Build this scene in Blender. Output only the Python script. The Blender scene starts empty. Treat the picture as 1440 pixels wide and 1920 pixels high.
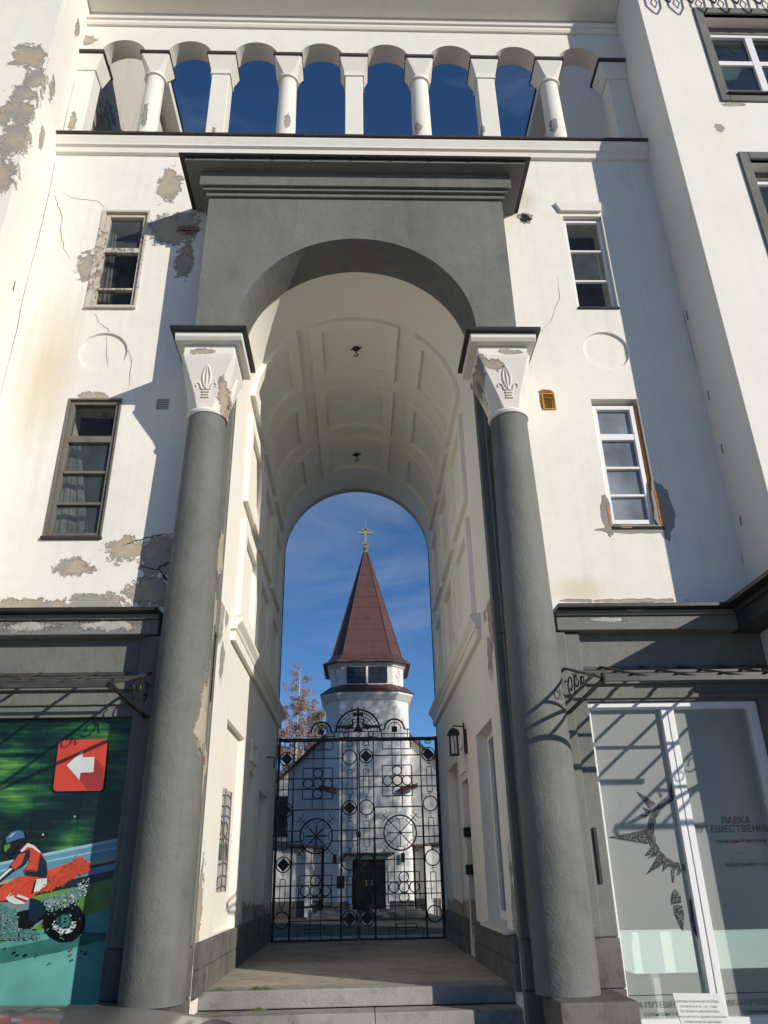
import bpy, bmesh, math, random
from mathutils import Vector, Matrix
random.seed(11)
scene = bpy.context.scene
col = scene.collection
EYE = 1.6            # everything below is written with z measured from the eye; build() lifts it by EYE
R_ = math.radians

# ------------------------------------------------------------------ camera
FPX = 1430.0
def _d(px, py):
    return Vector((px - 720.0, -(py - 960.0), -FPX)).normalized()
UP = _d(659, -2033)
FW = _d(673, 1645); FW = (FW - UP * FW.dot(UP)).normalized()
RT = FW.cross(UP)
ROT = Matrix((RT, FW, UP))          # world = ROT @ camera vector
cam = bpy.data.cameras.new('camera')
cam.sensor_fit = 'HORIZONTAL'; cam.sensor_width = 36.0; cam.lens = FPX / 1440.0 * 36.0
cam.clip_start = 0.05; cam.clip_end = 2000
camo = bpy.data.objects.new('camera', cam); col.objects.link(camo)
camo.matrix_world = Matrix.Translation((0, 0, EYE)) @ ROT.to_4x4()
scene.camera = camo

# ------------------------------------------------------------------ light
TRAVEL = Vector((-1.045, 1.0, -0.512)).normalized()
SUN_EL = math.asin(-TRAVEL.z); SUN_ROT = math.atan2(-TRAVEL.x, -TRAVEL.y)
sun = bpy.data.lights.new('sun', 'SUN'); sun.energy = 4.0; sun.angle = R_(0.5); sun.color = (1.0, 0.925, 0.80)
suno = bpy.data.objects.new('sun', sun); col.objects.link(suno)
suno.rotation_euler = TRAVEL.to_track_quat('-Z', 'Y').to_euler(); suno.location = (20, -20, 30)
world = bpy.data.worlds.new('World'); scene.world = world; world.use_nodes = True
wt = world.node_tree; wn = wt.nodes; wn.clear()
wo = wn.new('ShaderNodeOutputWorld'); bg = wn.new('ShaderNodeBackground'); bg.inputs[1].default_value = 0.105
sky = wn.new('ShaderNodeTexSky'); sky.sky_type = 'NISHITA'; sky.sun_disc = False
sky.sun_elevation = SUN_EL; sky.sun_rotation = SUN_ROT; sky.altitude = 2500; sky.air_density = 1.0; sky.dust_density = 0.0; sky.ozone_density = 5.0
tc = wn.new('ShaderNodeTexCoord'); mp = wn.new('ShaderNodeMapping'); mp.inputs['Scale'].default_value = (1.2, 1.2, 5.0); mp.inputs['Rotation'].default_value = (0.15, 0.1, 0.6)
nz = wn.new('ShaderNodeTexNoise'); nz.inputs['Scale'].default_value = 1.7; nz.inputs['Detail'].default_value = 8; nz.inputs['Roughness'].default_value = 0.55; nz.inputs['Distortion'].default_value = 0.6
cr = wn.new('ShaderNodeValToRGB'); cr.color_ramp.elements[0].position = 0.52; cr.color_ramp.elements[0].color = (0, 0, 0, 1); cr.color_ramp.elements[1].position = 0.80; cr.color_ramp.elements[1].color = (0.50, 0.50, 0.50, 1)
mx = wn.new('ShaderNodeMixRGB'); mx.inputs['Color2'].default_value = (3.4, 4.0, 5.0, 1)
L = wt.links.new
L(tc.outputs['Generated'], mp.inputs[0]); L(mp.outputs[0], nz.inputs['Vector']); L(nz.outputs[0], cr.inputs[0])
hs = wn.new('ShaderNodeHueSaturation'); hs.inputs['Saturation'].default_value = 1.07
L(cr.outputs[0], mx.inputs['Fac']); L(sky.outputs[0], hs.inputs['Color']); L(hs.outputs[0], mx.inputs['Color1']); L(mx.outputs[0], bg.inputs[0]); L(bg.outputs[0], wo.inputs[0])
scene.view_settings.view_transform = 'Standard'; scene.view_settings.look = 'None'
scene.view_settings.exposure = 0.08; scene.view_settings.gamma = 1.0; scene.view_settings.use_curve_mapping = False
scene.render.engine = 'CYCLES'
scene.cycles.max_bounces = 7; scene.cycles.diffuse_bounces = 4; scene.cycles.transparent_max_bounces = 12

# ------------------------------------------------------------------ pixel helpers (photo pixel -> plane)
def ray(px, py): return ROT @ _d(px, py)
def PY(px, py, Y):
    r = ray(px, py); return r * (Y / r.y)
def PX(px, py, X):
    r = ray(px, py); return r * (X / r.x)

# ------------------------------------------------------------------ mesh builder
class MB:
    def __init__(s): s.v = []; s.f = []
    def add(s, vs, fs):
        o = len(s.v); s.v += [tuple(p) for p in vs]; s.f += [tuple(i + o for i in f) for f in fs]; return s
    def box(s, x0, x1, y0, y1, z0, z1):
        return s.add([(x0, y0, z0), (x1, y0, z0), (x1, y1, z0), (x0, y1, z0), (x0, y0, z1), (x1, y0, z1), (x1, y1, z1), (x0, y1, z1)],
                     [(0, 3, 2, 1), (4, 5, 6, 7), (0, 1, 5, 4), (1, 2, 6, 5), (2, 3, 7, 6), (3, 0, 4, 7)])
    def prism(s, poly, y0, y1, m=None):
        """poly of (a,b) extruded; m maps (a,b,w) to xyz (default a=x, b=z, w=y)"""
        m = m or (lambda a, b, w: (a, w, b)); n = len(poly)
        vs = [m(a, b, y0) for a, b in poly] + [m(a, b, y1) for a, b in poly]
        return s.add(vs, [tuple(range(n)), tuple(range(2 * n - 1, n - 1, -1))] + [(i, n + i, n + (i + 1) % n, (i + 1) % n) for i in range(n)])
    def rings(s, rings, cap=True):
        n = len(rings[0]); vs = [p for r in rings for p in r]; fs = []
        for k in range(len(rings) - 1):
            for i in range(n):
                j = (i + 1) % n; fs.append((k * n + i, k * n + j, (k + 1) * n + j, (k + 1) * n + i))
        if cap: fs += [tuple(range(n - 1, -1, -1)), tuple(range((len(rings) - 1) * n, len(rings) * n))]
        return s.add(vs, fs)
    def lathe(s, cx, cy, prof, n=32):
        return s.rings([[(cx + r * math.cos(2 * math.pi * i / n), cy + r * math.sin(2 * math.pi * i / n), z) for i in range(n)] for r, z in prof])
    def tube(s, pts, r, n=6, r1=None, closed=False):
        P = [Vector(p) for p in pts]; N = len(P); rings = []
        prev = None
        for i in range(N):
            if closed: t = P[(i + 1) % N] - P[i - 1]
            else: t = P[min(i + 1, N - 1)] - P[max(i - 1, 0)]
            t.normalize()
            if prev is None:
                a = Vector((0, 0, 1)) if abs(t.z) < 0.9 else Vector((1, 0, 0))
                u = t.cross(a).normalized()
            else:
                u = (prev - t * prev.dot(t)).normalized()
            prev = u; w = t.cross(u)
            rr = r if r1 is None else r + (r1 - r) * i / max(1, N - 1)
            rings.append([P[i] + (u * math.cos(2 * math.pi * k / n + math.pi / 4) + w * math.sin(2 * math.pi * k / n + math.pi / 4)) * rr for k in range(n)])
        if closed: rings.append(rings[0]); return s.rings(rings, cap=False)
        return s.rings(rings)
    def bar(s, a, b, r, n=4): return s.tube([a, b], r * 1.2, n)
    def build(s, name, m, parent=None, smooth=False, bev=0.0, seg=1):
        me = bpy.data.meshes.new(name)
        me.from_pydata([(x, y, z + EYE) for x, y, z in s.v], [], s.f)
        bm = bmesh.new(); bm.from_mesh(me); bmesh.ops.recalc_face_normals(bm, faces=bm.faces); bm.to_mesh(me); bm.free()
        me.materials.append(m)
        if smooth:
            for p in me.polygons: p.use_smooth = True
            try: me.set_sharp_from_angle(angle=R_(40))
            except Exception: pass
        o = bpy.data.objects.new(name, me); col.objects.link(o)
        if parent: setp(o, parent)
        if bev:
            md = o.modifiers.new('bevel', 'BEVEL'); md.width = bev; md.segments = seg; md.limit_method = 'ANGLE'; md.angle_limit = R_(35)
        return o
PINV = {}
def setp(o, parent):
    o.parent = parent
    if parent.type == 'EMPTY': o.matrix_parent_inverse = PINV[parent.name]
def tag(o, label=None, cat=None, group=None, kind=None):
    if label: o['label'] = label
    if cat: o['category'] = cat
    if group: o['group'] = group
    if kind: o['kind'] = kind
    return o
def thing(name, loc, label, cat, group=None):
    o = bpy.data.objects.new(name, None); col.objects.link(o); o.empty_display_size = 0.2
    o.location = (loc[0], loc[1], loc[2] + EYE)
    PINV[o.name] = Matrix.Translation(-o.location)
    return tag(o, label, cat, group)
def rect(n, x0, x1, y0, y1, z0, z1, m, p, bev=0.006): return MB().box(x0, x1, y0, y1, z0, z1).build(n, m, p, bev=bev)

def holed(name, u0, u1, v0, v1, holes, t, mp_, m, parent, circ=()):
    """wall sheet with thickness t; rectangular holes cut right through; circ = round recesses (cu,cv,r,depth)"""
    cells = [(c[0] - c[2] * 1.15, c[0] + c[2] * 1.15, c[1] - c[2] * 1.15, c[1] + c[2] * 1.15) for c in circ]
    us = sorted({u0, u1} | {a for h in list(holes) + cells for a in h[:2] if u0 < a < u1})
    vs = sorted({v0, v1} | {a for h in list(holes) + cells for a in h[2:] if v0 < a < v1})
    b = MB()
    def inh(u, v, hs): return any(h[0] < u < h[1] and h[2] < v < h[3] for h in hs)
    solid = {}
    for i in range(len(us) - 1):
        for j in range(len(vs) - 1):
            cu, cv = (us[i] + us[i + 1]) / 2, (vs[j] + vs[j + 1]) / 2
            solid[i, j] = not inh(cu, cv, holes)
    for (i, j), sld in solid.items():
        if not sld: continue
        a, c, d, e = us[i], us[i + 1], vs[j], vs[j + 1]
        if not inh((a + c) / 2, (d + e) / 2, cells):
            b.add([mp_(a, d, 0), mp_(c, d, 0), mp_(c, e, 0), mp_(a, e, 0)], [(0, 1, 2, 3)])
        b.add([mp_(a, d, t), mp_(c, d, t), mp_(c, e, t), mp_(a, e, t)], [(0, 3, 2, 1)])
        for (di, dj, q) in ((-1, 0, ((a, d), (a, e))), (1, 0, ((c, d), (c, e))), (0, -1, ((a, d), (c, d))), (0, 1, ((a, e), (c, e)))):
            if not solid.get((i + di, j + dj), False):
                (p, r), (s_, w) = q
                b.add([mp_(p, r, 0), mp_(s_, w, 0), mp_(s_, w, t), mp_(p, r, t)], [(0, 1, 2, 3)])
    for (cu, cv, r, dep) in circ:
        n = 48; h = r * 1.15; ring = []; sq = []
        for k in range(n):
            th = 2 * math.pi * k / n; c_, s_ = math.cos(th), math.sin(th)
            ring.append((cu + r * c_, cv + r * s_)); q = h / max(abs(c_), abs(s_)); sq.append((cu + q * c_, cv + q * s_))
        vsx = [mp_(*p, 0) for p in sq] + [mp_(*p, 0) for p in ring] + [mp_(cu + (p[0] - cu) * .985, cv + (p[1] - cv) * .985, dep) for p in ring]
        b.add(vsx, [(k, (k + 1) % n, n + (k + 1) % n, n + k) for k in range(n)] + [(n + k, n + (k + 1) % n, 2 * n + (k + 1) % n, 2 * n + k) for k in range(n)] + [tuple(range(2 * n, 3 * n))])
    o = b.build(name, m, parent)
    bm = bmesh.new(); bm.from_mesh(o.data); bmesh.ops.remove_doubles(bm, verts=bm.verts, dist=1e-5); bmesh.ops.recalc_face_normals(bm, faces=bm.faces); bm.to_mesh(o.data); bm.free()
    return o

def arch_plate(x0, x1, z0, zt, Rr, spring, y0, y1, xc=0.0, n=40):
    b = MB()
    xs = [x0, xc - Rr]; zb = [z0, z0]
    pts = [(xc + Rr * math.cos(math.pi - math.pi * i / n), spring + Rr * math.sin(math.pi * i / n)) for i in range(n + 1)]
    outline = [(x0, z0), (xc - Rr, z0)] + pts + [(xc + Rr, z0), (x1, z0), (x1, zt), (x0, zt)]
    # faces as strips
    for y in (y0, y1):
        b.add([(x0, y, z0), (xc - Rr, y, z0), (xc - Rr, y, zt), (x0, y, zt)], [(0, 1, 2, 3)])
        b.add([(xc + Rr, y, z0), (x1, y, z0), (x1, y, zt), (xc + Rr, y, zt)], [(0, 1, 2, 3)])
        for i in range(n):
            (a, c), (d, e) = pts[i], pts[i + 1]
            b.add([(a, y, c), (d, y, e), (d, y, zt), (a, y, zt)], [(0, 1, 2, 3)])
    m = len(outline)
    b.add([(a, y0, c) for a, c in outline] + [(a, y1, c) for a, c in outline], [(i, (i + 1) % m, m + (i + 1) % m, m + i) for i in range(m)])
    return b
def weld(o, d=1e-4):
    bm = bmesh.new(); bm.from_mesh(o.data); bmesh.ops.remove_doubles(bm, verts=bm.verts, dist=d); bmesh.ops.recalc_face_normals(bm, faces=bm.faces); bm.to_mesh(o.data); bm.free(); return o

# ------------------------------------------------------------------ materials
def nodes(name):
    m = bpy.data.materials.new(name); m.use_nodes = True
    t = m.node_tree; p = t.nodes['Principled BSDF']; return m, t, p
def N(t, k, **kw):
    n = t.nodes.new('ShaderNode' + k)
    for a, v in kw.items():
        if a in n.inputs: n.inputs[a].default_value = v
        else: setattr(n, a, v)
    return n
def mathn(t, op, a, b=None):
    n = t.nodes.new('ShaderNodeMath'); n.operation = op
    for i, x in enumerate((a, b)):
        if x is None: continue
        if isinstance(x, (int, float)): n.inputs[i].default_value = x
        else: t.links.new(x, n.inputs[i])
    return n.outputs[0]
def mixc(t, f, a, b, bt='MIX'):
    n = t.nodes.new('ShaderNodeMixRGB'); n.blend_type = bt
    for i, x in enumerate((f, a, b)):
        if isinstance(x, (int, float)): n.inputs[i].default_value = x
        elif isinstance(x, tuple): n.inputs[i].default_value = x if len(x) == 4 else (*x, 1)
        else: t.links.new(x, n.inputs[i])
    return n.outputs[0]
def ramp(t, v, stops):
    n = t.nodes.new('ShaderNodeValToRGB'); e = n.color_ramp.elements
    while len(e) < len(stops): e.new(0.5)
    for k, (p, c) in enumerate(stops):
        e[k].position = p; e[k].color = (c, c, c, 1) if isinstance(c, (int, float)) else (*c, 1)
    t.links.new(v, n.inputs[0]); return n.outputs[0]
def noise(t, vec, scale, detail=4, rough=0.55, dist=0.0):
    n = N(t, 'TexNoise', Scale=scale, Detail=detail, Roughness=rough, Distortion=dist)
    t.links.new(vec, n.inputs['Vector']); return n.outputs[0]
def simple(name, c, rough=0.6, var=0.12, scale=8.0, bump=0.0, bscale=60.0, metal=0.0, spec=None, coat=0.0):
    m, t, p = nodes(name); g = N(t, 'NewGeometry').outputs['Position']
    n1 = noise(t, g, scale, 5)
    lo = tuple(x * (1 - var) for x in c); hi = tuple(min(1, x * (1 + var)) for x in c)
    t.links.new(mixc(t, ramp(t, n1, [(0.3, 0.0), (0.7, 1.0)]), lo, hi), p.inputs['Base Color'])
    p.inputs['Roughness'].default_value = rough; p.inputs['Metallic'].default_value = metal
    if spec is not None: p.inputs['Specular IOR Level'].default_value = spec
    if coat: p.inputs['Coat Weight'].default_value = coat; p.inputs['Coat Roughness'].default_value = 0.04
    if bump:
        b = N(t, 'Bump', Strength=bump, Distance=0.01); t.links.new(noise(t, g, bscale, 4), b.inputs['Height']); t.links.new(b.outputs[0], p.inputs['Normal'])
    return m
def plaster(name, c, spots=(), stains=(), under=(0.50, 0.42, 0.315), under2=(0.36, 0.345, 0.32), bump=0.25, bscale=55, dirt=0.14, rough=0.85, thr=0.30, nscale=7.0, dirtc=None, streak=0.10, scuff=0.0):
    """painted render: cloudy tone, streaks, peeled patches with ragged edges inside the given ellipsoids (x,y,z,rx,ry,rz; r=0 ignores the axis)"""
    m, t, p = nodes(name); g = N(t, 'NewGeometry').outputs['Position']
    dc = dirtc or tuple(x * 0.62 for x in c)
    n1 = noise(t, g, 0.9, 4, 0.6, 0.3); n2 = noise(t, g, 7.0, 5, 0.65)
    mpv = N(t, 'Mapping'); mpv.inputs['Scale'].default_value = (5.0, 5.0, 0.35); t.links.new(g, mpv.inputs[0])
    n3 = noise(t, mpv.outputs[0], 1.6, 4, 0.6)
    f = mathn(t, 'ADD', mathn(t, 'MULTIPLY', ramp(t, n1, [(0.42, 0.0), (0.75, 1.0)]), dirt), mathn(t, 'MULTIPLY', ramp(t, n2, [(0.5, 0.0), (0.8, 1.0)]), dirt))
    f = mathn(t, 'ADD', f, mathn(t, 'MULTIPLY', ramp(t, n3, [(0.52, 0.0), (0.8, 1.0)]), streak))
    colr = mixc(t, f, c, dc)
    if scuff:
        big = ramp(t, noise(t, g, 0.55, 4, 0.6, 0.5), [(0.45, 0.0), (0.62, 1.0)])
        colr = mixc(t, mathn(t, 'MULTIPLY', big, 0.45), colr, tuple(min(1, x * 1.35) for x in c))
        sp_ = ramp(t, noise(t, g, 16.0, 8, 0.75), [(0.66, 0.0), (0.70, 1.0)])
        colr = mixc(t, mathn(t, 'MULTIPLY', sp_, scuff), colr, tuple(min(1, x * 2.1) for x in c))
    for (x, y, z, rx, ry, rz) in stains:
        s = N(t, 'VectorMath', operation='SUBTRACT'); t.links.new(g, s.inputs[0]); s.inputs[1].default_value = (x, y, z + EYE)
        q = N(t, 'VectorMath', operation='MULTIPLY'); t.links.new(s.outputs[0], q.inputs[0]); q.inputs[1].default_value = tuple(0 if r == 0 else 1 / r for r in (rx, ry, rz))
        l = N(t, 'VectorMath', operation='LENGTH'); t.links.new(q.outputs[0], l.inputs[0])
        sm = ramp(t, mathn(t, 'ADD', mathn(t, 'SUBTRACT', 1.0, l.outputs['Value']), mathn(t, 'MULTIPLY', mathn(t, 'SUBTRACT', n3, 0.5), 0.9)), [(0.0, 0.0), (0.8, 0.55)])
        colr = mixc(t, sm, colr, (0.62, 0.50, 0.30))
    hgt = mathn(t, 'ADD', noise(t, g, bscale, 3, 0.6), mathn(t, 'MULTIPLY', noise(t, g, 3.0, 2), 3.0))
    if spots:
        best = None
        for (x, y, z, rx, ry, rz) in spots:
            s = N(t, 'VectorMath', operation='SUBTRACT'); t.links.new(g, s.inputs[0]); s.inputs[1].default_value = (x, y, z + EYE)
            q = N(t, 'VectorMath', operation='MULTIPLY'); t.links.new(s.outputs[0], q.inputs[0]); q.inputs[1].default_value = tuple(0 if r == 0 else 1 / r for r in (rx, ry, rz))
            l = N(t, 'VectorMath', operation='LENGTH'); t.links.new(q.outputs[0], l.inputs[0])
            v = mathn(t, 'SUBTRACT', 1.0, l.outputs['Value'])
            best = v if best is None else mathn(t, 'MAXIMUM', best, v)
        nn = mathn(t, 'ADD', mathn(t, 'MULTIPLY', mathn(t, 'SUBTRACT', noise(t, g, nscale, 7, 0.76, 0.3), 0.5), 2.3), mathn(t, 'MULTIPLY', mathn(t, 'SUBTRACT', noise(t, g, 1.9, 3, 0.5), 0.5), 0.7))
        v = mathn(t, 'ADD', best, nn)
        mask = ramp(t, v, [(thr, 0.0), (thr + 0.03, 1.0)])
        edge = ramp(t, v, [(thr - 0.10, 0.0), (thr, 1.0)])
        uc = mixc(t, ramp(t, noise(t, g, 2.3, 5), [(0.47, 0.0), (0.55, 1.0)]), under, under2)
        uc = mixc(t, mathn(t, 'MULTIPLY', n2, 0.5), uc, tuple(x * 0.5 for x in under))
        colr = mixc(t, mathn(t, 'MULTIPLY', edge, 0.18), colr, (0.9, 0.88, 0.83))
        deep = ramp(t, v, [(thr + 0.10, 0.0), (thr + 0.16, 1.0)])
        prim = mixc(t, n2, tuple(min(1, x * 1.18) for x in under), tuple(x * 0.84 for x in c))
        uc = mixc(t, deep, prim, uc)
        colr = mixc(t, mask, colr, uc)
        hgt = mathn(t, 'SUBTRACT', hgt, mathn(t, 'MULTIPLY', mask, 3.0))
    t.links.new(colr, p.inputs['Base Color']); p.inputs['Roughness'].default_value = rough; p.inputs['Specular IOR Level'].default_value = 0.25
    b = N(t, 'Bump', Strength=bump, Distance=0.006); t.links.new(hgt, b.inputs['Height']); t.links.new(b.outputs[0], p.inputs['Normal'])
    if spots:
        b2 = N(t, 'Bump', Strength=1.0, Distance=0.012); b2.invert = True; t.links.new(mathn(t, 'ADD', mask, mathn(t, 'MULTIPLY', deep, 0.6)), b2.inputs['Height']); t.links.new(b.outputs[0], b2.inputs['Normal']); t.links.new(b2.outputs[0], p.inputs['Normal'])
    return m
def px_spots(lst, Y, yr=0):
    o = []
    for (x, y, rx, ry) in lst:
        a = PY(x, y, Y); b = PY(x + rx, y, Y); c = PY(x, y - ry, Y)
        o.append((a.x, a.y, a.z, abs(b.x - a.x), yr, abs(c.z - a.z)))
    return o
YF = 7.70; YW = 6.905; YP = 7.14; XW = 4.243
WHITE = (0.82, 0.785, 0.715)
SP_L = px_spots([(235, 1030, 55, 34), (295, 1045, 52, 56), (285, 1110, 75, 50), (140, 1064, 48, 24), (165, 495, 28, 34), (178, 742, 34, 10), (50, 1136, 120, 17), (180, 1128, 80, 24),
                 (325, 430, 60, 40), (345, 490, 26, 40), (318, 345, 30, 44), (560, 284, 130, 9), (600, 276, 260, 7),
                 (1195, 1126, 120, 5), (1080, 1126, 40, 4)], YF)
M_WALL = plaster('white_render_peeling', WHITE, SP_L, px_spots([(1085, 1105, 75, 28), (985, 375, 34, 30), (90, 690, 60, 160)], YF), dirt=0.17, streak=0.2)
M_WINGL = plaster('white_render_wing_left', WHITE, px_spots([(55, 105, 42, 36), (70, 150, 36, 30), (30, 210, 55, 34), (25, 260, 50, 46), (5, 330, 36, 46), (45, 175, 40, 22)], YW, .22)
                  + [(-XW, 7.2, PX(130, 250, -XW).z, 0, 0.12, 0.25), (-XW, 7.45, PX(140, 40, -XW).z, 0, 0.10, 0.22), (-XW, 7.25, PX(100, 310, -XW).z, 0, 0.1, 0.22)])
M_WINGR = plaster('white_render_wing_right', WHITE, [(5.2, YW, PY(1420, 197, YW).z, .22, 0, .05), (4.9, YW, PY(1380, 240, YW).z, .08, 0, .08)], dirt=0.10)
M_WHITE = plaster('white_render', (0.78, 0.745, 0.67), dirt=0.13, streak=0.14)
M_LOG = plaster('white_render_loggia', (0.79, 0.755, 0.68), px_spots([(165, 75, 22, 12), (538, 225, 8, 22), (785, 235, 9, 16), (905, 240, 8, 12), (1040, 232, 10, 16), (600, 262, 420, 5), (135, 225, 9, 24), (270, 215, 8, 30), (400, 242, 6, 8)], YF), nscale=12)
M_SIDE = plaster('grey_weathered_boards', (0.62, 0.57, 0.50), [(0, 9.3, 10.8, 0, 1.6, 1.6)], under=(0.36, 0.30, 0.24), nscale=7, streak=0.6)
M_VAULT = plaster('white_vault_render', (0.88, 0.84, 0.755), dirt=0.07, bump=0.12, streak=0.05)
M_JAMB = plaster('white_jamb_render', (0.85, 0.81, 0.73), [(-1.43, 7.8, PX(410, 1115, -1.43).z, 0, .22, .7), (-1.43, 7.8, -0.3, 0, .16, .7), (-1.43, 8.1, PX(430, 1120, -1.43).z, 0, .2, .45), (-1.43, 8.0, PX(415, 1230, -1.43).z, 0, .2, .3), (-1.43, 11.5, -0.45, 0, 1.4, .25), (1.43, 12.5, -.5, 0, 1.6, .25)], nscale=6)
GREY = (0.158, 0.162, 0.148)
M_GREY = plaster('grey_paint', GREY, bump=0.9, bscale=45, dirt=0.5, streak=0.5, rough=0.7, scuff=0.5)
M_GREYC = plaster('grey_paint_column', GREY, [(-1.455, 7.3, PX(372, 1330, -1.46).z, 0.055, 0.0, 0.62)], under=(0.50, 0.42, 0.31), under2=(0.46, 0.39, 0.29), bump=1.0, bscale=38, dirt=0.5, streak=0.5, nscale=3.2, rough=0.7, scuff=0.5)
M_GREYL = plaster('grey_paint_worn_cornice', (0.20, 0.20, 0.19), px_spots([(60, 1172, 120, 18), (200, 1170, 130, 20), (1130, 1160, 90, 9), (1200, 1143, 80, 6)], 7.5), under=(0.55, 0.52, 0.46), under2=(0.45, 0.43, 0.39), bump=0.5, dirt=0.4, nscale=11, thr=0.5)
M_CAP = plaster('white_capital_render', (0.79, 0.755, 0.69), [(1.55, 6.95, PY(920, 672, 6.95).z, .2, 0, .1), (1.75, 6.95, PY(955, 650, 6.95).z, .22, 0, .05), (-1.75, 6.95, PY(380, 650, 6.95).z, .22, 0, .07), (-1.5, 7.05, PY(440, 730, 7.05).z, .07, 0, .3), (1.4, 7.2, 5.1, .1, 0, .3)], nscale=8)
M_GREY_SHADE = plaster('grey_paint_shade_darkened', (0.06, 0.062, 0.06), bump=0.6, bscale=45, dirt=0.4, streak=0.3, rough=0.6)  # darkened copy of the grey paint: shade on the wing foot put into the colour
M_METAL = simple('black_flashing', (0.020, 0.019, 0.018), 0.45, 0.3)
M_RUST = simple('rusty_flashing', (0.045, 0.032, 0.028), 0.6, 0.4, 20)
M_IRON = simple('black_wrought_iron', (0.013, 0.013, 0.013), 0.5, 0.3)
M_CANOPY = simple('canopy_steel', (0.055, 0.05, 0.045), 0.45, 0.3)
M_ROOF = simple('brown_metal_roof', (0.105, 0.052, 0.046), 0.45, 0.12, 3.0, bump=0.05, bscale=12)
M_REDROOF = simple('dark_red_roof', (0.10, 0.03, 0.025), 0.5, 0.2)
M_CHURCH = plaster('church_white_render', (0.74, 0.73, 0.70), dirt=0.08, streak=0.06)
M_GRAN = plaster('granite', (0.17, 0.16, 0.148), bump=1.0, bscale=70, dirt=0.6, streak=0.5, dirtc=(0.055, 0.05, 0.045))
M_STEP = plaster('step_granite', (0.33, 0.325, 0.30), bump=0.9, bscale=60, dirt=0.7, streak=0.0, dirtc=(0.13, 0.125, 0.115))
M_PAVE = plaster('passage_floor', (0.44, 0.38, 0.30), bump=0.9, bscale=40, dirt=0.7, streak=0.0, dirtc=(0.18, 0.145, 0.11))
M_WOOD = plaster('weathered_window_wood', (0.185, 0.172, 0.15), bump=0.5, bscale=60, dirt=0.5, streak=0.5, dirtc=(0.09, 0.07, 0.055))
M_WOODR = plaster('flaking_window_paint', (0.55, 0.50, 0.43), [(-3.1, 0, 7.3, 2, 0, 3)], under=(0.27, 0.18, 0.14), under2=(0.36, 0.29, 0.23), nscale=14, thr=0.95)
M_PVC = simple('white_plastic_frame', (0.80, 0.80, 0.80), 0.35, 0.02)
M_WPAINT = simple('white_painted_wood', (0.62, 0.60, 0.55), 0.5, 0.1)
M_BRICK = simple('red_brick', (0.26, 0.085, 0.05), 0.9, 0.35, 25, bump=0.6, bscale=50)
M_FOAM = simple('orange_foam', (0.48, 0.20, 0.045), 0.9, 0.5, 45, bump=1.0, bscale=60)
M_MORTAR = plaster('bare_mortar', (0.30, 0.285, 0.26), bump=1.0, bscale=40, dirt=0.4)
M_HOLE = simple('dark_opening', (0.012, 0.011, 0.010), 0.9, 0.2)
M_GOLD = simple('gilded_metal', (0.62, 0.50, 0.24), 0.35, 0.1, metal=0.7)
M_TYRE = simple('black_rubber', (0.02, 0.02, 0.02), 0.8, 0.2)
M_YEL = simple('amber_vent_box', (0.50, 0.30, 0.06), 0.5, 0.25, 20)
def glass(name, c, rough=0.03, spec=0.5):
    m, t, p = nodes(name); g = N(t, 'NewGeometry').outputs['Position']
    n1 = noise(t, g, 1.7, 3, 0.5)
    t.links.new(mixc(t, ramp(t, n1, [(0.35, 0.0), (0.65, 1.0)]), tuple(x * .6 for x in c), tuple(min(1, x * 1.3) for x in c)), p.inputs['Base Color'])
    p.inputs['Roughness'].default_value = rough; p.inputs['Specular IOR Level'].default_value = spec
    b = N(t, 'Bump', Strength=0.04, Distance=0.02); t.links.new(noise(t, g, 1.2, 1), b.inputs['Height']); t.links.new(b.outputs[0], p.inputs['Normal'])
    return m
M_GLASS = glass('window_glass', (0.022, 0.028, 0.032), spec=0.9)
M_GLASSD = glass('dark_window_glass', (0.010, 0.012, 0.015))
M_GLASSG = glass('pale_window_glass', (0.20, 0.225, 0.25), spec=0.8)
M_GLASST = glass('teal_window_glass', (0.05, 0.075, 0.075), spec=0.8)
def film():
    m, t, p = nodes('frosted_shop_glass')
    p.inputs['Base Color'].default_value = (0.62, 0.65, 0.63, 1); p.inputs['Roughness'].default_value = 0.12
    tr = N(t, 'BsdfTransparent'); tr.inputs[0].default_value = (0.9, 0.95, 0.92, 1); mx_ = N(t, 'MixShader'); mx_.inputs[0].default_value = 0.55
    o = t.nodes['Material Output']; t.links.new(p.outputs[0], mx_.inputs[1]); t.links.new(tr.outputs[0], mx_.inputs[2]); t.links.new(mx_.outputs[0], o.inputs[0])
    return m
M_FILM = film()
def clear():
    m, t, p = nodes('clear_glass'); gl = N(t, 'BsdfGlossy'); gl.inputs['Roughness'].default_value = 0.02
    tr = N(t, 'BsdfTransparent'); fr = N(t, 'Fresnel'); mx_ = N(t, 'MixShader'); t.links.new(fr.outputs[0], mx_.inputs[0])
    t.links.new(tr.outputs[0], mx_.inputs[1]); t.links.new(gl.outputs[0], mx_.inputs[2]); t.links.new(mx_.outputs[0], t.nodes['Material Output'].inputs[0]); return m
M_CLEAR = clear()
M_ROOM = simple('dim_room', (0.03, 0.03, 0.032), 0.9, 0.2); M_CURT = simple('net_curtain', (0.20, 0.20, 0.19), 0.9, 0.5, 5)
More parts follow.
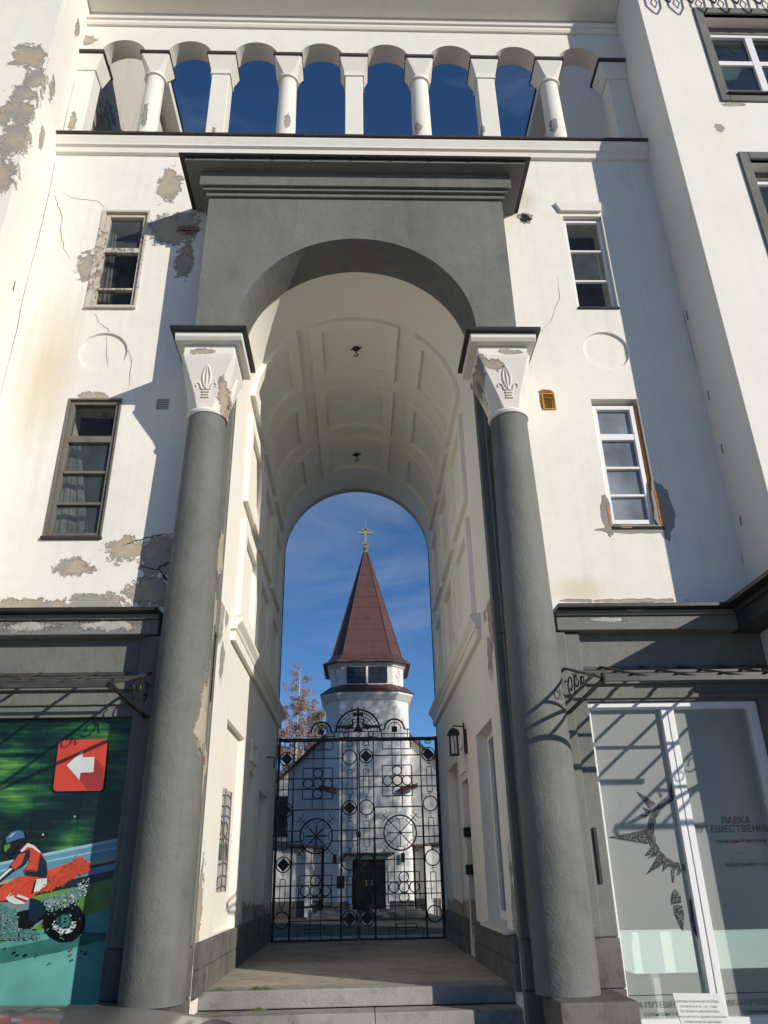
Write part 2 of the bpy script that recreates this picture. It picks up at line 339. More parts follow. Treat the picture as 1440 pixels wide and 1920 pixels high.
def seeglass(name, c, f):
    m, t, p = nodes(name); p.inputs['Base Color'].default_value = (*c, 1); p.inputs['Roughness'].default_value = 0.03; p.inputs['Specular IOR Level'].default_value = 0.9
    g = N(t, 'NewGeometry').outputs['Position']; n1 = noise(t, g, 3.0, 4, 0.6)
    tr = N(t, 'BsdfTransparent'); tr.inputs[0].default_value = (.90, .93, .92, 1); mx_ = N(t, 'MixShader'); t.links.new(mathn(t, 'MULTIPLY', mathn(t, 'ADD', n1, 0.35), f), mx_.inputs[0])
    b = N(t, 'Bump', Strength=0.06, Distance=0.02); t.links.new(noise(t, g, 2.2, 1), b.inputs['Height']); t.links.new(b.outputs[0], p.inputs['Normal'])
    t.links.new(p.outputs[0], mx_.inputs[1]); t.links.new(tr.outputs[0], mx_.inputs[2]); t.links.new(mx_.outputs[0], t.nodes['Material Output'].inputs[0]); return m
M_SEE = seeglass('dusty_window_glass', (0.10, 0.125, 0.125), 0.62); M_SEED = seeglass('dark_dusty_glass', (0.018, 0.022, 0.026), 0.75)
M_INK = simple('black_decal', (0.012, 0.012, 0.012), 0.5, 0.1)
def speckle():
    m, t, p = nodes('speckled_decal'); g = N(t, 'NewGeometry').outputs['Position']
    n1 = noise(t, g, 85, 3, 0.7)
    t.links.new(mixc(t, ramp(t, n1, [(0.54, 0.0), (0.60, 1.0)]), (0.012, 0.012, 0.012), (0.20, 0.21, 0.20)), p.inputs['Base Color']); p.inputs['Roughness'].default_value = 0.4
    return m
M_SPECK = speckle()

# ------------------------------------------------------------------ the setting
def ground_mat():
    m, t, p = nodes('street_paving'); g = N(t, 'NewGeometry').outputs['Position']
    n1 = noise(t, g, 0.6, 6); n2 = noise(t, g, 25, 5)
    c = mixc(t, n1, (0.30, 0.275, 0.24), (0.40, 0.37, 0.325)); c = mixc(t, mathn(t, 'MULTIPLY', n2, 0.5), c, (0.18, 0.165, 0.15))
    t.links.new(c, p.inputs['Base Color']); p.inputs['Roughness'].default_value = 0.9
    b = N(t, 'Bump', Strength=0.4, Distance=0.01); t.links.new(n2, b.inputs['Height']); t.links.new(b.outputs[0], p.inputs['Normal']); return m
G0 = -EYE
gb = MB().add([(-600, -600, G0), (600, -600, G0), (600, 900, G0), (-600, 900, G0)], [(0, 1, 2, 3)])
tag(gb.build('ground', ground_mat()), 'pale paved street in front of the building', 'ground', kind='structure')
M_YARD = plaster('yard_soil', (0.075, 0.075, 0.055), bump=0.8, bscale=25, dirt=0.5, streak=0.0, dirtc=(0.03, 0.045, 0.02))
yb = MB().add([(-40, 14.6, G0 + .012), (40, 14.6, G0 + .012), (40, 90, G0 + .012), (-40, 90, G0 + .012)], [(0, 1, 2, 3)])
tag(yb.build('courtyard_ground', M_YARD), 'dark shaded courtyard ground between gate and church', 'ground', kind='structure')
ZF = -0.905
XC = -0.015; HW = 1.425
floor = MB().box(XC - HW - .05, XC + HW + .05, 8.38, 14.9, G0 - .05, ZF).build('passage_floor', M_PAVE)
tag(floor, 'worn concrete floor of the arched passage', 'floor', kind='structure')
M_GRIT = simple('pale_grit', (0.42, 0.38, 0.32), 0.95, 0.3, 12)
rf = random.Random(9)
def floor_line(pts, w, m, nm):
    vs = []
    P2 = []
    for i in range(len(pts) - 1):
        for k in range(8):
            f = k / 8; P2.append(((pts[i][0] + (pts[i + 1][0] - pts[i][0]) * f) + rf.uniform(-.02, .02), (pts[i][1] + (pts[i + 1][1] - pts[i][1]) * f) + rf.uniform(-.03, .03)))
    for (x, y) in P2: ww = w * rf.uniform(.3, 1.2); vs += [(x, y - ww, ZF + .002), (x, y + ww, ZF + .002)]
    o = MB().add(vs, [(2 * k, 2 * k + 2, 2 * k + 3, 2 * k + 1) for k in range(len(P2) - 1)]).build(nm, m); o.parent = floor
floor_line([(-.1, 10.5), (.5, 10.35), (1.0, 10.9), (1.40, 11.0)], .012, M_GRIT, 'screed_joint'); floor_line([(-1.2, 8.9), (-.4, 9.2), (.3, 8.9), (1.2, 9.3)], .006, M_HOLE, 'floor_crack'); floor_line([(-.9, 11.8), (.2, 12.1), (1.3, 11.9)], .007, M_HOLE, 'floor_crack'); floor_line([(-.5, 8.4), (-.35, 9.6), (-.6, 10.6), (-.45, 12.4)], .006, M_HOLE, 'floor_crack')
steps = thing('stone_steps', (0, 8.0, G0), 'grey granite steps leading up into the arched passage', 'steps')
RIS = 0.146
for k in range(5):
    zt = ZF - RIS * k; yf = 8.06 - 0.31 * k
    cuts = [(-1.44, 1.42)] if k == 0 else ([(-1.44, 0.13), (0.134, 1.48)] if k == 1 else [(-1.50, -0.4), (-0.396, 1.52)])
    for a, b in cuts:
        MB().box(a, b, yf, yf + (0.33 if k == 0 else 0.306), max(G0 - .02, zt - RIS + .004) if k < 4 else G0 - .02, zt - 0.002 * (k > 0)).build('step_block', M_STEP, steps, bev=0.008, seg=2)
MB().box(-1.44, 1.42, 7.12, 8.36, G0 - .04, G0 + .10).build('step_core', M_GRAN, steps)

# ------------------------------------------------------------------ the gateway building
B = thing('gateway_building', (0, 7.7, G0), 'white and grey rendered building with arched gateway, colonnaded loggia and two projecting wings', 'building')
ZL = 9.56            # loggia sill
ZB = 2.50            # foot of the white wall
WU = [(-3.40, -2.83, 6.56, 8.215), (2.86, 3.40, 6.60, 8.225)]
WL = [(-3.40, -2.81, 3.38, 5.17), (2.84, 3.41, 3.46, 5.195)]
fm = lambda u, v, w: (u, YF + w, v)
holed('facade_wall', -XW, XW, ZB, ZL, WU + WL + [(-1.85, 1.85, ZB - 1, 7.75), (-2.385, -2.235, 5.035, 5.19), (-2.44, -2.27, 8.10, 8.215), (2.26, 2.40, 8.10, 8.26), (2.255, 2.385, 5.05, 5.26)], 0.45, fm, M_WALL, B,
      circ=[(-3.117, 5.873, 0.295, 0.03), (3.14, 5.925, 0.292, 0.03)])
SHL = (-4.10, -2.20, -1.30, 1.465); SHR = (2.235, 4.06, -1.25, 1.555)
holed('shop_wall', -XW, -HW + XC - .305, G0, ZB, [SHL], 0.40, fm, M_GREY, B)
holed('shop_wall', HW + XC + .305, XW, G0, ZB, [SHR], 0.40, fm, M_GREY, B)
# wings
wfm = lambda u, v, w: (u, YW + w, v)
EAVE = 15.0
p = [PY(1296, 15, YW), PY(1350, 185, YW), PY(1383, 285, YW)]
wx = (p[0].x + p[1].x + p[2].x) / 3 ; SUR = 0.13
WW = 1.75
rows = [(p[1].z + .06, p[0].z - .02)]
h0 = rows[0][1] - rows[0][0]
rows.append((p[2].z - h0 - .05, p[2].z - .02)); rows.append((p[2].z - 2 * h0 - 1.9, p[2].z - h0 - 1.9)); rows.append((rows[0][1] + 1.6, min(EAVE - .8, rows[0][1] + 1.6 + h0)))
wcols = [wx + SUR + i * 3.4 for i in range(2)]
holesR = [(a, a + WW, r[0], r[1] - SUR) for a in wcols for r in rows]
holed('wing_wall', XW, 12.0, 2.45, EAVE, holesR, 0.40, wfm, M_WINGR, B)
holed('wing_wall', -18.0, -XW, 2.45, EAVE, [(-a - WW - 1.6, -a - 1.6, r[0], r[1] - SUR) for a in wcols[:3] for r in rows], 0.40, wfm, M_WINGL, B)
MB().box(XW, 12.0, YW, YW + .4, G0, 2.45).build('wing_base_wall', M_GREY_SHADE, B)
MB().box(-18, -XW, YW, YW + .4, G0, 2.45).build('wing_base_wall', M_GREY_SHADE, B)
MB().box(XW, XW + .4, YW + .4, 20, G0, EAVE).build('wing_side_wall', M_WINGR, B)
MB().box(-XW - .4, -XW, YW + .4, 7.99, G0, EAVE).build('wing_side_wall', M_WINGL, B)
MB().box(-XW - .4, -XW, 7.99, 15, G0, EAVE).build('wing_side_wall', M_SIDE, B)
MB().box(XW + .4, 12.0, 19.6, 20, G0, EAVE).build('wing_back_wall', M_WINGR, B); MB().box(-18, -XW - .4, 14.6, 15, G0, EAVE).build('wing_back_wall', M_WINGL, B)
MB().box(11.6, 12.0, YW + .4, 19.6, G0, EAVE).build('wing_end_wall', M_WINGR, B); MB().box(-18, -17.6, YW + .4, 14.6, G0, EAVE).build('wing_end_wall', M_WINGL, B)
def hip(x0, x1, y0, y1, ze, zr, name, gable=False):
    xm = (y1 - y0) / 2; ym = (y0 + y1) / 2; g_ = 0 if gable else xm * .7
    b = MB().add([(x0, y0, ze), (x1, y0, ze), (x1, y1, ze), (x0, y1, ze), (x0 + xm * .7, ym, zr), (x1 - g_, ym, zr)], [(0, 3, 2, 1), (0, 1, 5, 4), (2, 3, 4, 5), (1, 2, 5), (3, 0, 4)])
    return b.build(name, M_REDROOF, B)
hip(XW - .38, 11.99, YW - .40, 20.1, EAVE + .24, 21.0, 'wing_roof', True); hip(-18.4, -XW + .36, YW - .40, 15.4, EAVE + .24, 19.5, 'wing_roof')
rect('eave_cornice', XW - .36, 11.98, YW - .38, 20.06, EAVE, EAVE + .2, M_WHITE, B); rect('eave_cornice', -18.36, -XW + .34, YW - .38, 15.36, EAVE, EAVE + .2, M_WHITE, B)
rect('eave_gutter', XW - .39, 11.985, YW - .41, 20.1, EAVE + .2, EAVE + .245, M_METAL, B); rect('eave_gutter', -18.4, -XW + .37, YW - .41, 15.4, EAVE + .2, EAVE + .245, M_METAL, B)
# windows of the wings
def window(x0, x1, z0, z1, y, m, pane, fw=0.05, vbars=(), hbars=(), dep=0.06, name='window', sash=0.0, bw=None):
    """one frame mesh (jambs, head, sill bar, bars) with every pane a child; vbars/hbars are positions"""
    b = MB(); bw = bw or fw * .6
    b.box(x0, x0 + fw, y, y + dep, z0, z1).box(x1 - fw, x1, y, y + dep, z0, z1).box(x0 + fw, x1 - fw, y, y + dep, z1 - fw, z1).box(x0 + fw, x1 - fw, y, y + dep, z0, z0 + fw * 1.15)
    xs = [x0 + fw] ; zs = [z0 + fw * 1.15]
    for i, v in enumerate(vbars):
        w = v[1] if isinstance(v, tuple) else bw; v = v[0] if isinstance(v, tuple) else v
        b.box(v - w / 2, v + w / 2, y + .004, y + dep - .004, z0 + fw * 1.15, z1 - fw); xs += [v - w / 2, v + w / 2]
    for v in hbars:
        w = v[1] if isinstance(v, tuple) else bw; v = v[0] if isinstance(v, tuple) else v
        b.box(x0 + fw, x1 - fw, y + .007, y + dep - .007, v - w / 2, v + w / 2); zs += [v - w / 2, v + w / 2]
    xs.append(x1 - fw); zs.append(z1 - fw)
    o = b.build(name, m, B, bev=0.004)
    k = 0
    for i in range(0, len(xs), 2):
        for j in range(0, len(zs), 2):
            g = pane[k % len(pane)] if isinstance(pane, list) else pane; k += 1
            tl = random.uniform(-.006, .006)
            q = MB().add([(xs[i], y + dep * .6, zs[j]), (xs[i + 1], y + dep * .6 + tl, zs[j]), (xs[i + 1], y + dep * .6 + tl, zs[j + 1]), (xs[i], y + dep * .6 + .004, zs[j + 1])], [(0, 1, 2, 3)]).build('pane', g)
            q.parent = o
    return o
def wing_window(a, r, flip=1):
    z0, z1 = r[0], r[1] - SUR
    s = MB().box(a - SUR, a, YW - .03, YW + .05, z0 - SUR, z1 + SUR).box(a + WW, a + WW + SUR, YW - .03, YW + .05, z0 - SUR, z1 + SUR).box(a, a + WW, YW - .03, YW + .05, z1, z1 + SUR).box(a, a + WW, YW - .026, YW + .05, z0 - SUR, z0)
    s.build('window_surround', M_GREY, B, bev=.008)
    MB().box(a - .02, a + WW + .02, YW - .06, YW + .20, z0 - .005, z0 + .035).build('window_sill', M_METAL, B, bev=.005)
    h = z1 - z0
    window(a + .005, a + WW - .005, z0 + .04, z1 - .16, YW + .2, M_PVC, [M_GLASS, M_GLASST, M_GLASS], .055, [(a + WW * .42, .11)], [(z0 + h * .56, .09), (z0 + h * .22, .03)], dep=.07)
    rect('lintel_panel', a + .005, a + WW - .005, YW + .19, YW + .3, z1 - .158, z1, M_WOOD, B)
for a in wcols:
    for r in rows: wing_window(a, r)
for a in wcols[:3]:
    for r in rows: wing_window(-a - WW - 1.6, r)
# the four narrow facade windows
def row_z(px, pys): return [PY(px, q, YF).z for q in pys]
x0, x1, z0, z1 = WL[0]
h = row_z(150, [821, 883, 942])
window(x0 + .005, x1 - .005, z0 + .02, z1 - .005, YF + .02, M_WOOD, [M_SEE, M_SEE, M_SEE, M_SEED], .046, (), [(h[2], .032), (h[1], .032), (h[0], .085)], dep=.09)
MB().box(x0 - .035, x1 + .03, YF - .035, YF + .1, z0 - .02, z0 + .018).build('window_sill', M_RUST, B, bev=.004)
MB().box(x0 - .025, x0 + .004, YF - .012, YF + .03, z0 + .02, z1 + .02).box(x1 - .004, x1 + .02, YF - .012, YF + .03, z0 + .02, z1 + .02).box(x0 + .004, x1 - .004, YF - .012, YF + .03, z1 - .004, z1 + .02).build('window_casing', M_WOOD, B, bev=.004)
x0, x1, z0, z1 = WU[0]
h = row_z(230, [465, 538])
window(x0 + .005, x1 - .005, z0 + .02, z1 - .005, YF + .03, M_WOODR, [M_SEED, M_SEED, M_SEE], .055, (), [(h[1], .03), (h[0], .08)], dep=.09)
MB().box(x0 - .035, x1 + .03, YF - .04, YF + .1, z0 - .02, z0 + .018).build('window_sill', M_WOODR, B, bev=.004)
MB().box(x0 - .05, x0 + .004, YF - .014, YF + .03, z0 + .02, z1 + .03).box(x1 - .004, x1 + .03, YF - .014, YF + .03, z0 + .02, z1 + .03).box(x0 + .004, x1 - .004, YF - .014, YF + .03, z1 - .004, z1 + .03).build('window_casing', M_WOODR, B, bev=.004)
x0, x1, z0, z1 = WU[1]
h = row_z(1095, [464, 520])
window(x0 + .005, x1 - .005, z0 + .02, z1 - .02, YF + .06, M_PVC, [M_SEED, M_SEE, M_SEED], .045, (), [(h[1], .03), (h[0], .03)], dep=.06)
MB().box(x0 + .003, x1 + .01, YF - .02, YF + .06, z0 - .02, z0 + .015).build('window_sill', M_METAL, B, bev=.004)
MB().prism([(x0 - .10, z1 + .22), (x1 + .02, z1 + .22), (x1 - .0, z1 + .06), (x0 - .03, z1 + .06)], YF - .045, YF + .03).build('window_hood', M_WHITE, B, bev=.006)
x0, x1, z0, z1 = WL[1]
h = row_z(1165, [815, 873, 925])
window(x0 + .012, x1 - .045, z0 + .07, z1 - .07, YF + .045, M_PVC, [M_GLASSG], .055, (), [(h[2], .03), (h[1], .03), (h[0], .085)], dep=.08)
MB().box(x0 + .0, x1 - .02, YF + .01, YF + .12, z0 + .028, z0 + .068).build('window_sill', M_CANOPY, B, bev=.004)
for wi, (a, b_, c, d) in enumerate(WU + WL):
    MB().box(a - .02, b_ + .02, YF + .40, YF + .46, c - .02, d + .02).build('room_back', M_ROOM, B)
    if wi not in (0, 2): continue
    rc = random.Random(wi + 5); n = 16; ftop, fbot = (.18, .30) if wi == 0 else (.16, .62)
    vs_ = []
    for k in range(n + 1):
        xx0 = a + (b_ - a) * fbot * k / n; xx1 = a + (b_ - a) * ftop * k / n; yy = YF + .20 + .03 * rc.random() + .03 * k / n; vs_ += [(xx0, yy, c + .02 + .25 * (k / n) ** 2 * rc.uniform(.6, 1)), (xx1, yy, d - .05 - (.35 if wi == 2 else 0))]
    MB().add(vs_, [(2 * k, 2 * k + 2, 2 * k + 3, 2 * k + 1) for k in range(n)]).build('curtain', M_CURT, B, smooth=True)
# torn plaster round the new window
def blob(cx, cz, rx, rz, y0, y1, seed, n=40, j=.18):
    rr = random.Random(seed); ph = [rr.uniform(0, 6.28) for _ in range(5)]
    pts = []
    for k in range(n):
        th = 2 * math.pi * k / n
        s = 1 + j * (.5 * math.sin(3 * th + ph[0]) + .35 * math.sin(5 * th + ph[1]) + .3 * math.sin(9 * th + ph[2]) + .2 * math.sin(14 * th + ph[3]))
        pts.append((cx + rx * s * math.cos(th), cz + rz * s * math.sin(th)))
    return MB().prism(pts, y0, y1)
blob(x1 + .055, z0 + .24, .115, .36, YF - .003, YF + .02, 3).build('bare_mortar_patch', M_MORTAR, B)
blob(x0 + .27, z0 - .005, .40, .055, YF - .0045, YF + .02, 5).build('bare_mortar_patch', M_MORTAR, B)
blob(x0 - .03, z0 + .17, .055, .26, YF - .0055, YF + .02, 6).build('bare_mortar_patch', M_MORTAR, B)
MB().box(x1 - .044, x1 - .006, YF + .03, YF + .09, z0 + .05, z1 - .06).build('sealing_foam', M_FOAM, B, bev=.01)
MB().box(x1 - .02, x1 + .035, YF - .008, YF + .05, z0 + .03, z0 + .50).build('sealing_foam', M_FOAM, B, bev=.015)
MB().box(x0 - .03, x0 + .011, YF - .009, YF + .06, z0 + .03, z0 + .30).build('sealing_foam', M_FOAM, B, bev=.012)
MB().box(x0 + .10, x0 + .24, YF - .010, YF + .05, z0 + .0, z0 + .03).build('sealing_foam', M_FOAM, B, bev=.01)
MB().box(x0 + .0, x1 + .03, YF - .0075, YF + .1, z0 - .012, z0 + .0275).build('sill_gap', M_HOLE, B)
# vents and holes
def grille(x0, x1, z0, z1, n):
    MB().box(x0, x1, YF + .06, YF + .09, z0, z1).build('vent_recess', M_HOLE, B)
    for k in range(n):
        zz = z0 + (k + .5) * (z1 - z0) / n
        MB().box(x0 + .001, x1 - .001, YF + .006, YF + .03, zz - .005, zz + .005).build('vent_slat', M_WPAINT, B)
grille(-2.385, -2.235, 5.035, 5.19, 6); grille(-2.44, -2.27, 8.10, 8.215, 5)
MB().box(2.255, 2.385, YF + .08, YF + .1, 5.05, 5.26).build('vent_recess', M_YEL, B)
MB().box(2.24, 2.256, YF - .015, YF + .05, 5.035, 5.27).box(2.384, 2.402, YF - .015, YF + .05, 5.035, 5.27).box(2.256, 2.384, YF - .015, YF + .05, 5.255, 5.27).box(2.256, 2.384, YF - .015, YF + .05, 5.035, 5.051).build('vent_frame', M_YEL, B, bev=.003)
blob(2.30, 5.30, .09, .03, YF - .004, YF + .01, 12).build('brick_scar', M_BRICK, B); blob(2.235, 5.17, .022, .11, YF - .005, YF + .01, 13).build('brick_scar', M_BRICK, B)
MB().box(2.26, 2.40, YF + .15, YF + .2, 8.10, 8.26).build('hole_back', M_HOLE, B)
blob(2.33, 8.18, .10, .10, YF - .003, YF + .004, 15, j=.3).build('hole_scar', M_MORTAR, B)
blob(2.335, 8.175, .07, .075, YF - .006, YF + .004, 16, j=.35).build('hole_opening', M_HOLE, B)
blob(-2.285, 7.895, .155, .095, YF - .004, YF + .02, 21, j=.12).build('brick_scar', M_MORTAR, B)
for k, (a, c) in enumerate([(-.12, .045), (-.0, .05), (-.13, -.005), (-.02, -.058), (.06, -.005)]):
    MB().box(-2.285 + a, -2.285 + a + .11, YF - .010, YF + .02, 7.895 + c - .018, 7.895 + c + .02).build('brick', M_BRICK, B, bev=.006)
MB().box(-2.35, -2.22, YF - .0125, YF + .02, 7.875, 7.892).build('brick_hole', M_HOLE, B)
# cracks
def crack(pts, Y, w=0.010, name='crack'):
    b = MB(); rr = random.Random(len(pts) * 7 + int(pts[0][0])); P_ = []
    for i in range(len(pts) - 1):
        for k in range(5):
            f = k / 5; P_.append((pts[i][0] + (pts[i + 1][0] - pts[i][0]) * f + rr.uniform(-1.6, 1.6), pts[i][1] + (pts[i + 1][1] - pts[i][1]) * f + rr.uniform(-1.6, 1.6)))
    P_.append(pts[-1]); W = [PY(a, c, Y) for a, c in P_]; vs = []
    for i, q in enumerate(W):
        t = W[min(i + 1, len(W) - 1)] - W[max(0, i - 1)]; nn = Vector((-t.z, 0, t.x)).normalized(); ww = w * (.3 + .7 * math.sin(math.pi * (i + .6) / (len(W) + .2))) * rr.uniform(.5, 1.2) / 2
        vs += [(q.x + nn.x * ww, Y - .0025, q.z + nn.z * ww), (q.x - nn.x * ww, Y - .0025, q.z - nn.z * ww)]
    b.add(vs, [(2 * i, 2 * i + 1, 2 * i + 3, 2 * i + 2) for i in range(len(W) - 1)]); return b.build(name, M_HOLE, B)
crack([(228, 1022), (255, 1015), (275, 1008), (300, 1003), (327, 1002)], YF, .014)
crack([(265, 1062), (295, 1068), (305, 1060), (326, 1050)], YF, .022); crack([(300, 1070), (310, 1085), (325, 1092)], YF, .02)
crack([(118, 362), (140, 372), (160, 374), (185, 378), (200, 392)], YF, .006); crack([(88, 367), (104, 368), (107, 385), (116, 401), (114, 440), (120, 465), (132, 488)], YF, .007)
crack([(178, 588), (186, 605), (203, 618), (203, 624)], YF, .006); crack([(240, 655), (248, 680), (240, 730)], YF, .006); crack([(200, 630), (201, 690)], YF + .027, .004)
crack([(1045, 520), (1048, 560), (1035, 600), (1012, 625)], YF, .005); crack([(1205, 258), (1260, 480), (1300, 660), (1350, 850), (1393, 1060)], YF, .012); crack([(143, 130), (107, 290), (40, 580), (0, 745)], YF, .008)
# lower cornices, shop level
def lower_cornice(a, b):
    m = lambda y, z, w: (w, y, z)
    MB().prism([(7.40, 2.495), (7.40, 2.455), (YF, 2.45), (YF, 2.505)], a, b, m).build('cornice_slab', M_METAL, B, bev=.003)
    MB().prism([(7.50, 2.452), (7.50, 2.40), (YF + .01, 2.40), (YF + .01, 2.452)], a, b, m).build('cornice_band', M_GREYL, B, bev=.004)
    MB().prism([(7.535, 2.398), (7.535, 2.25), (YF + .01, 2.25), (YF + .01, 2.398)], a, b, m).build('cornice_fascia', M_GREYL, B, bev=.006)
    MB().prism([(YF - .05, 1.80), (YF - .05, 1.72), (YF + .01, 1.72), (YF + .01, 1.80)], a, b, m).build('string_course', M_GREY, B, bev=.006)
    MB().prism([(YF - .03, 1.62), (YF - .03, 1.575), (YF + .01, 1.575), (YF + .01, 1.62)], a, b, m).build('window_head_moulding', M_GREY, B, bev=.006)
lower_cornice(-XW, -2.02); lower_cornice(2.05, XW)
for s in (1, -1):                                     # cornice wraps round the wing foot
    xa, xb = sorted((s * (XW - .42), s * XW)); xo = s * (12.0 if s > 0 else 18)
    def rr_(n, ov, z0, z1, m):
        a, b = sorted((s * (XW - ov), xo)); MB().box(a, b, YW - ov, YW + .02, z0, z1).build(n, m, B, bev=.004)
        a, b = sorted((s * (XW - ov), s * XW)); MB().box(a, b, YW + .02, YF - .001, z0, z1).build(n, m, B, bev=.004)
    rr_('cornice_slab', .44, 2.46, 2.507, M_METAL); rr_('cornice_band', .34, 2.405, 2.459, M_GREY_SHADE); rr_('cornice_fascia', .30, 2.24, 2.403, M_GREY_SHADE)
# portal: columns, capitals, grey archivolt with cornice
for s in (-1, 1):
    cx = 1.735 if s > 0 else -1.695; cy = 7.40; zc = 4.68
    xa, xb = sorted((s * (HW + .0) + (XC if True else 0), s * (2.285 if s > 0 else 2.19)))
    MB().box(xa, xb, 7.60, YF + .002, -0.52, 2.24).build('pilaster', M_GREY, B, bev=.012)
    xt0, xt1 = sorted((s * HW + XC, s * 1.87)); MB().box(xt0, xt1, 7.601, YF + .002, 2.242, 5.50).build('pilaster', M_GREY, B, bev=.012)
    xa2, xb2 = sorted((s * (HW + .075) + XC, s * (2.13)))
    MB().box(xa2, xb2, 7.555, 7.602, -0.52, 2.235).build('pilaster_face', M_GREY, B, bev=.012)
    xa3, xb3 = sorted((s * (HW + .075) + XC, s * 1.82)); MB().box(xa3, xb3, 7.556, 7.603, 2.237, 5.50).build('pilaster_face', M_GREY, B, bev=.012)
    for kk, (za, zb) in enumerate([(-1.6, -1.27), (-1.266, -.905), (-.901, -.522)]):
        MB().box(xa + (.004 * kk), xb, 7.575, YF + .003, za, zb).build('base_stone', M_GRAN, B, bev=.012, seg=2)
    colp = MB().lathe(cx, cy, [(.268, -.905), (.268, -.6), (.264, .8), (.252, 2.0), (.232, 3.4), (.206, zc)], 40).build('column', M_GREYC, B, smooth=True)
    t_ = MB().lathe(cx, cy, [(.19, zc - .01), (.225, zc), (.235, zc + .025), (.225, zc + .05), (.19, zc + .06)], 40).build('astragal', M_CAP, smooth=True); t_.parent = colp
    # capital: frustum from round neck to square block
    def sq(hx, z, yoff=0, ch=.04):
        ps = [(-hx, -hx + ch), (-hx + ch, -hx), (hx - ch, -hx), (hx, -hx + ch), (hx, hx - ch), (hx - ch, hx), (-hx + ch, hx), (-hx, hx - ch)]
        return [(ccx + a, ccy + b + yoff, z) for a, b in ps]
    ccx = (1.245 + 2.09) / 2 * s; ccy = 7.33; bx = cx
    rings = []
    for z, hx, ch, f in [(zc + .055, .205, .12, 1.0), (zc + .20, .222, .10, .7), (5.30, .30, .03, 0.05), (5.345, .305, .02, 0.0)]:
        ox = ccx; ccx_ = ccx + (bx - ccx) * f
        o_ = ccx; ccx = ccx_; ccy_old = ccy; ccy = 7.33 + .07 * f; rings.append(sq(hx, z, 0, ch)); ccx = o_; ccy = ccy_old
    capo = MB().rings(rings).build('capital', M_CAP, colp, bev=.004) if False else MB().rings(rings).build('capital', M_CAP, B, bev=.004)
    b1 = MB().box(ccx - .285, ccx + .285, 7.04, YF + .02, 5.345, 5.475).build('capital_block', M_CAP, bev=.008); b1.parent = capo
    b2 = MB().prism([(6.93, 5.575), (6.93, 5.515), (6.965, 5.475), (YF + .02, 5.475), (YF + .02, 5.575)], ccx - .375, ccx + .375, lambda y, z, w: (w, y, z)).build('abacus', M_CAP, bev=.006); b2.parent = capo
    b3 = MB().box(ccx - .425, ccx + .425, 6.875, YF + .02, 5.577, 5.622).build('abacus_flashing', M_METAL, bev=.003); b3.parent = capo
    # fleur-de-lis in low relief on the front and on the passage side
    def lily(face, nm):
        b = MB()
        def tp(pts, r, r1=None): b.tube([face(a, c) for a, c in pts], r, 6, r1)
        lens = []
        for k in range(13):
            f = k / 12; lens.append((math.sin(math.pi * f) ** .8 * .042, .20 + .27 * f))
        tp(lens, .009); tp([(-a, c) for a, c in lens], .009); tp([(0, .21), (0, .45)], .016, .006)
        for q in (-1, 1):
            tp([(q * .018, .20), (q * .05, .205), (q * .065, .255), (q * .095, .275), (q * .115, .25), (q * .105, .228)], .010, .006)
        for c, w_ in ((.175, .04), (.145, .035), (.115, .04)): tp([(-w_, c), (w_, c)], .012)
        q = b.build(nm, M_CAP, smooth=True); q.parent = capo
    def front(a, c):
        f = (c - .0) / .62; z = zc + .06 + c; hz = .205 + (.303 - .205) * min(1, max(0, (z - zc - .06) / .57))
        g = max(0, 1 - (z - zc - .06) / .57); return (ccx + (bx - ccx) * g + a, 7.33 + .07 * g - hz - .002, z)
    def inner(a, c):
        z = zc + .06 + c; hz = .205 + (.303 - .205) * min(1, max(0, (z - zc - .06) / .57)); g = max(0, 1 - (z - zc - .06) / .57)
        return (ccx + (bx - ccx) * g - s * (hz + .002), 7.36 + a, z)
    lily(front, 'lily_relief'); lily(inner, 'lily_relief')
    # plinth block
    xa, xb = (1.545, 2.165) if s > 0 else (-2.20, -1.46)
    MB().box(xa, xb, 6.90, 7.574, G0, ZF - .003).build('plinth', M_GRAN, B, bev=.015, seg=2)
PXW = 1.885; ZPT = 7.90
weld(arch_plate(-PXW, PXW, 5.60, ZPT, 1.408, 5.80, YP, YF + .03, XC * 0).build('archivolt', M_GREY, B))
def pc(n, ov, z0, z1, m, bev=.004):
    MB().box(-PXW - ov, PXW + ov, YP - ov, YF + .02, z0, z1).build(n, m, B, bev=bev)
pc('portal_moulding', .035, 7.885, 7.945, M_GREY); pc('portal_moulding', .075, 7.947, 7.992, M_GREY); pc('portal_fascia', .115, 7.994, 8.225, M_GREY)
pc('portal_lip', .285, 8.227, 8.268, M_GREYL); 
MB().box(-PXW - .355, PXW + .355, YP - .335, YF + .02, 8.27, 8.305).build('portal_flashing', M_METAL, B, bev=.003)
for k in range(9): MB().box(-2.05 + k * .5, -2.02 + k * .5, YP - .325, YP - .02, 8.256, 8.27).build('flashing_strap', M_METAL, B)

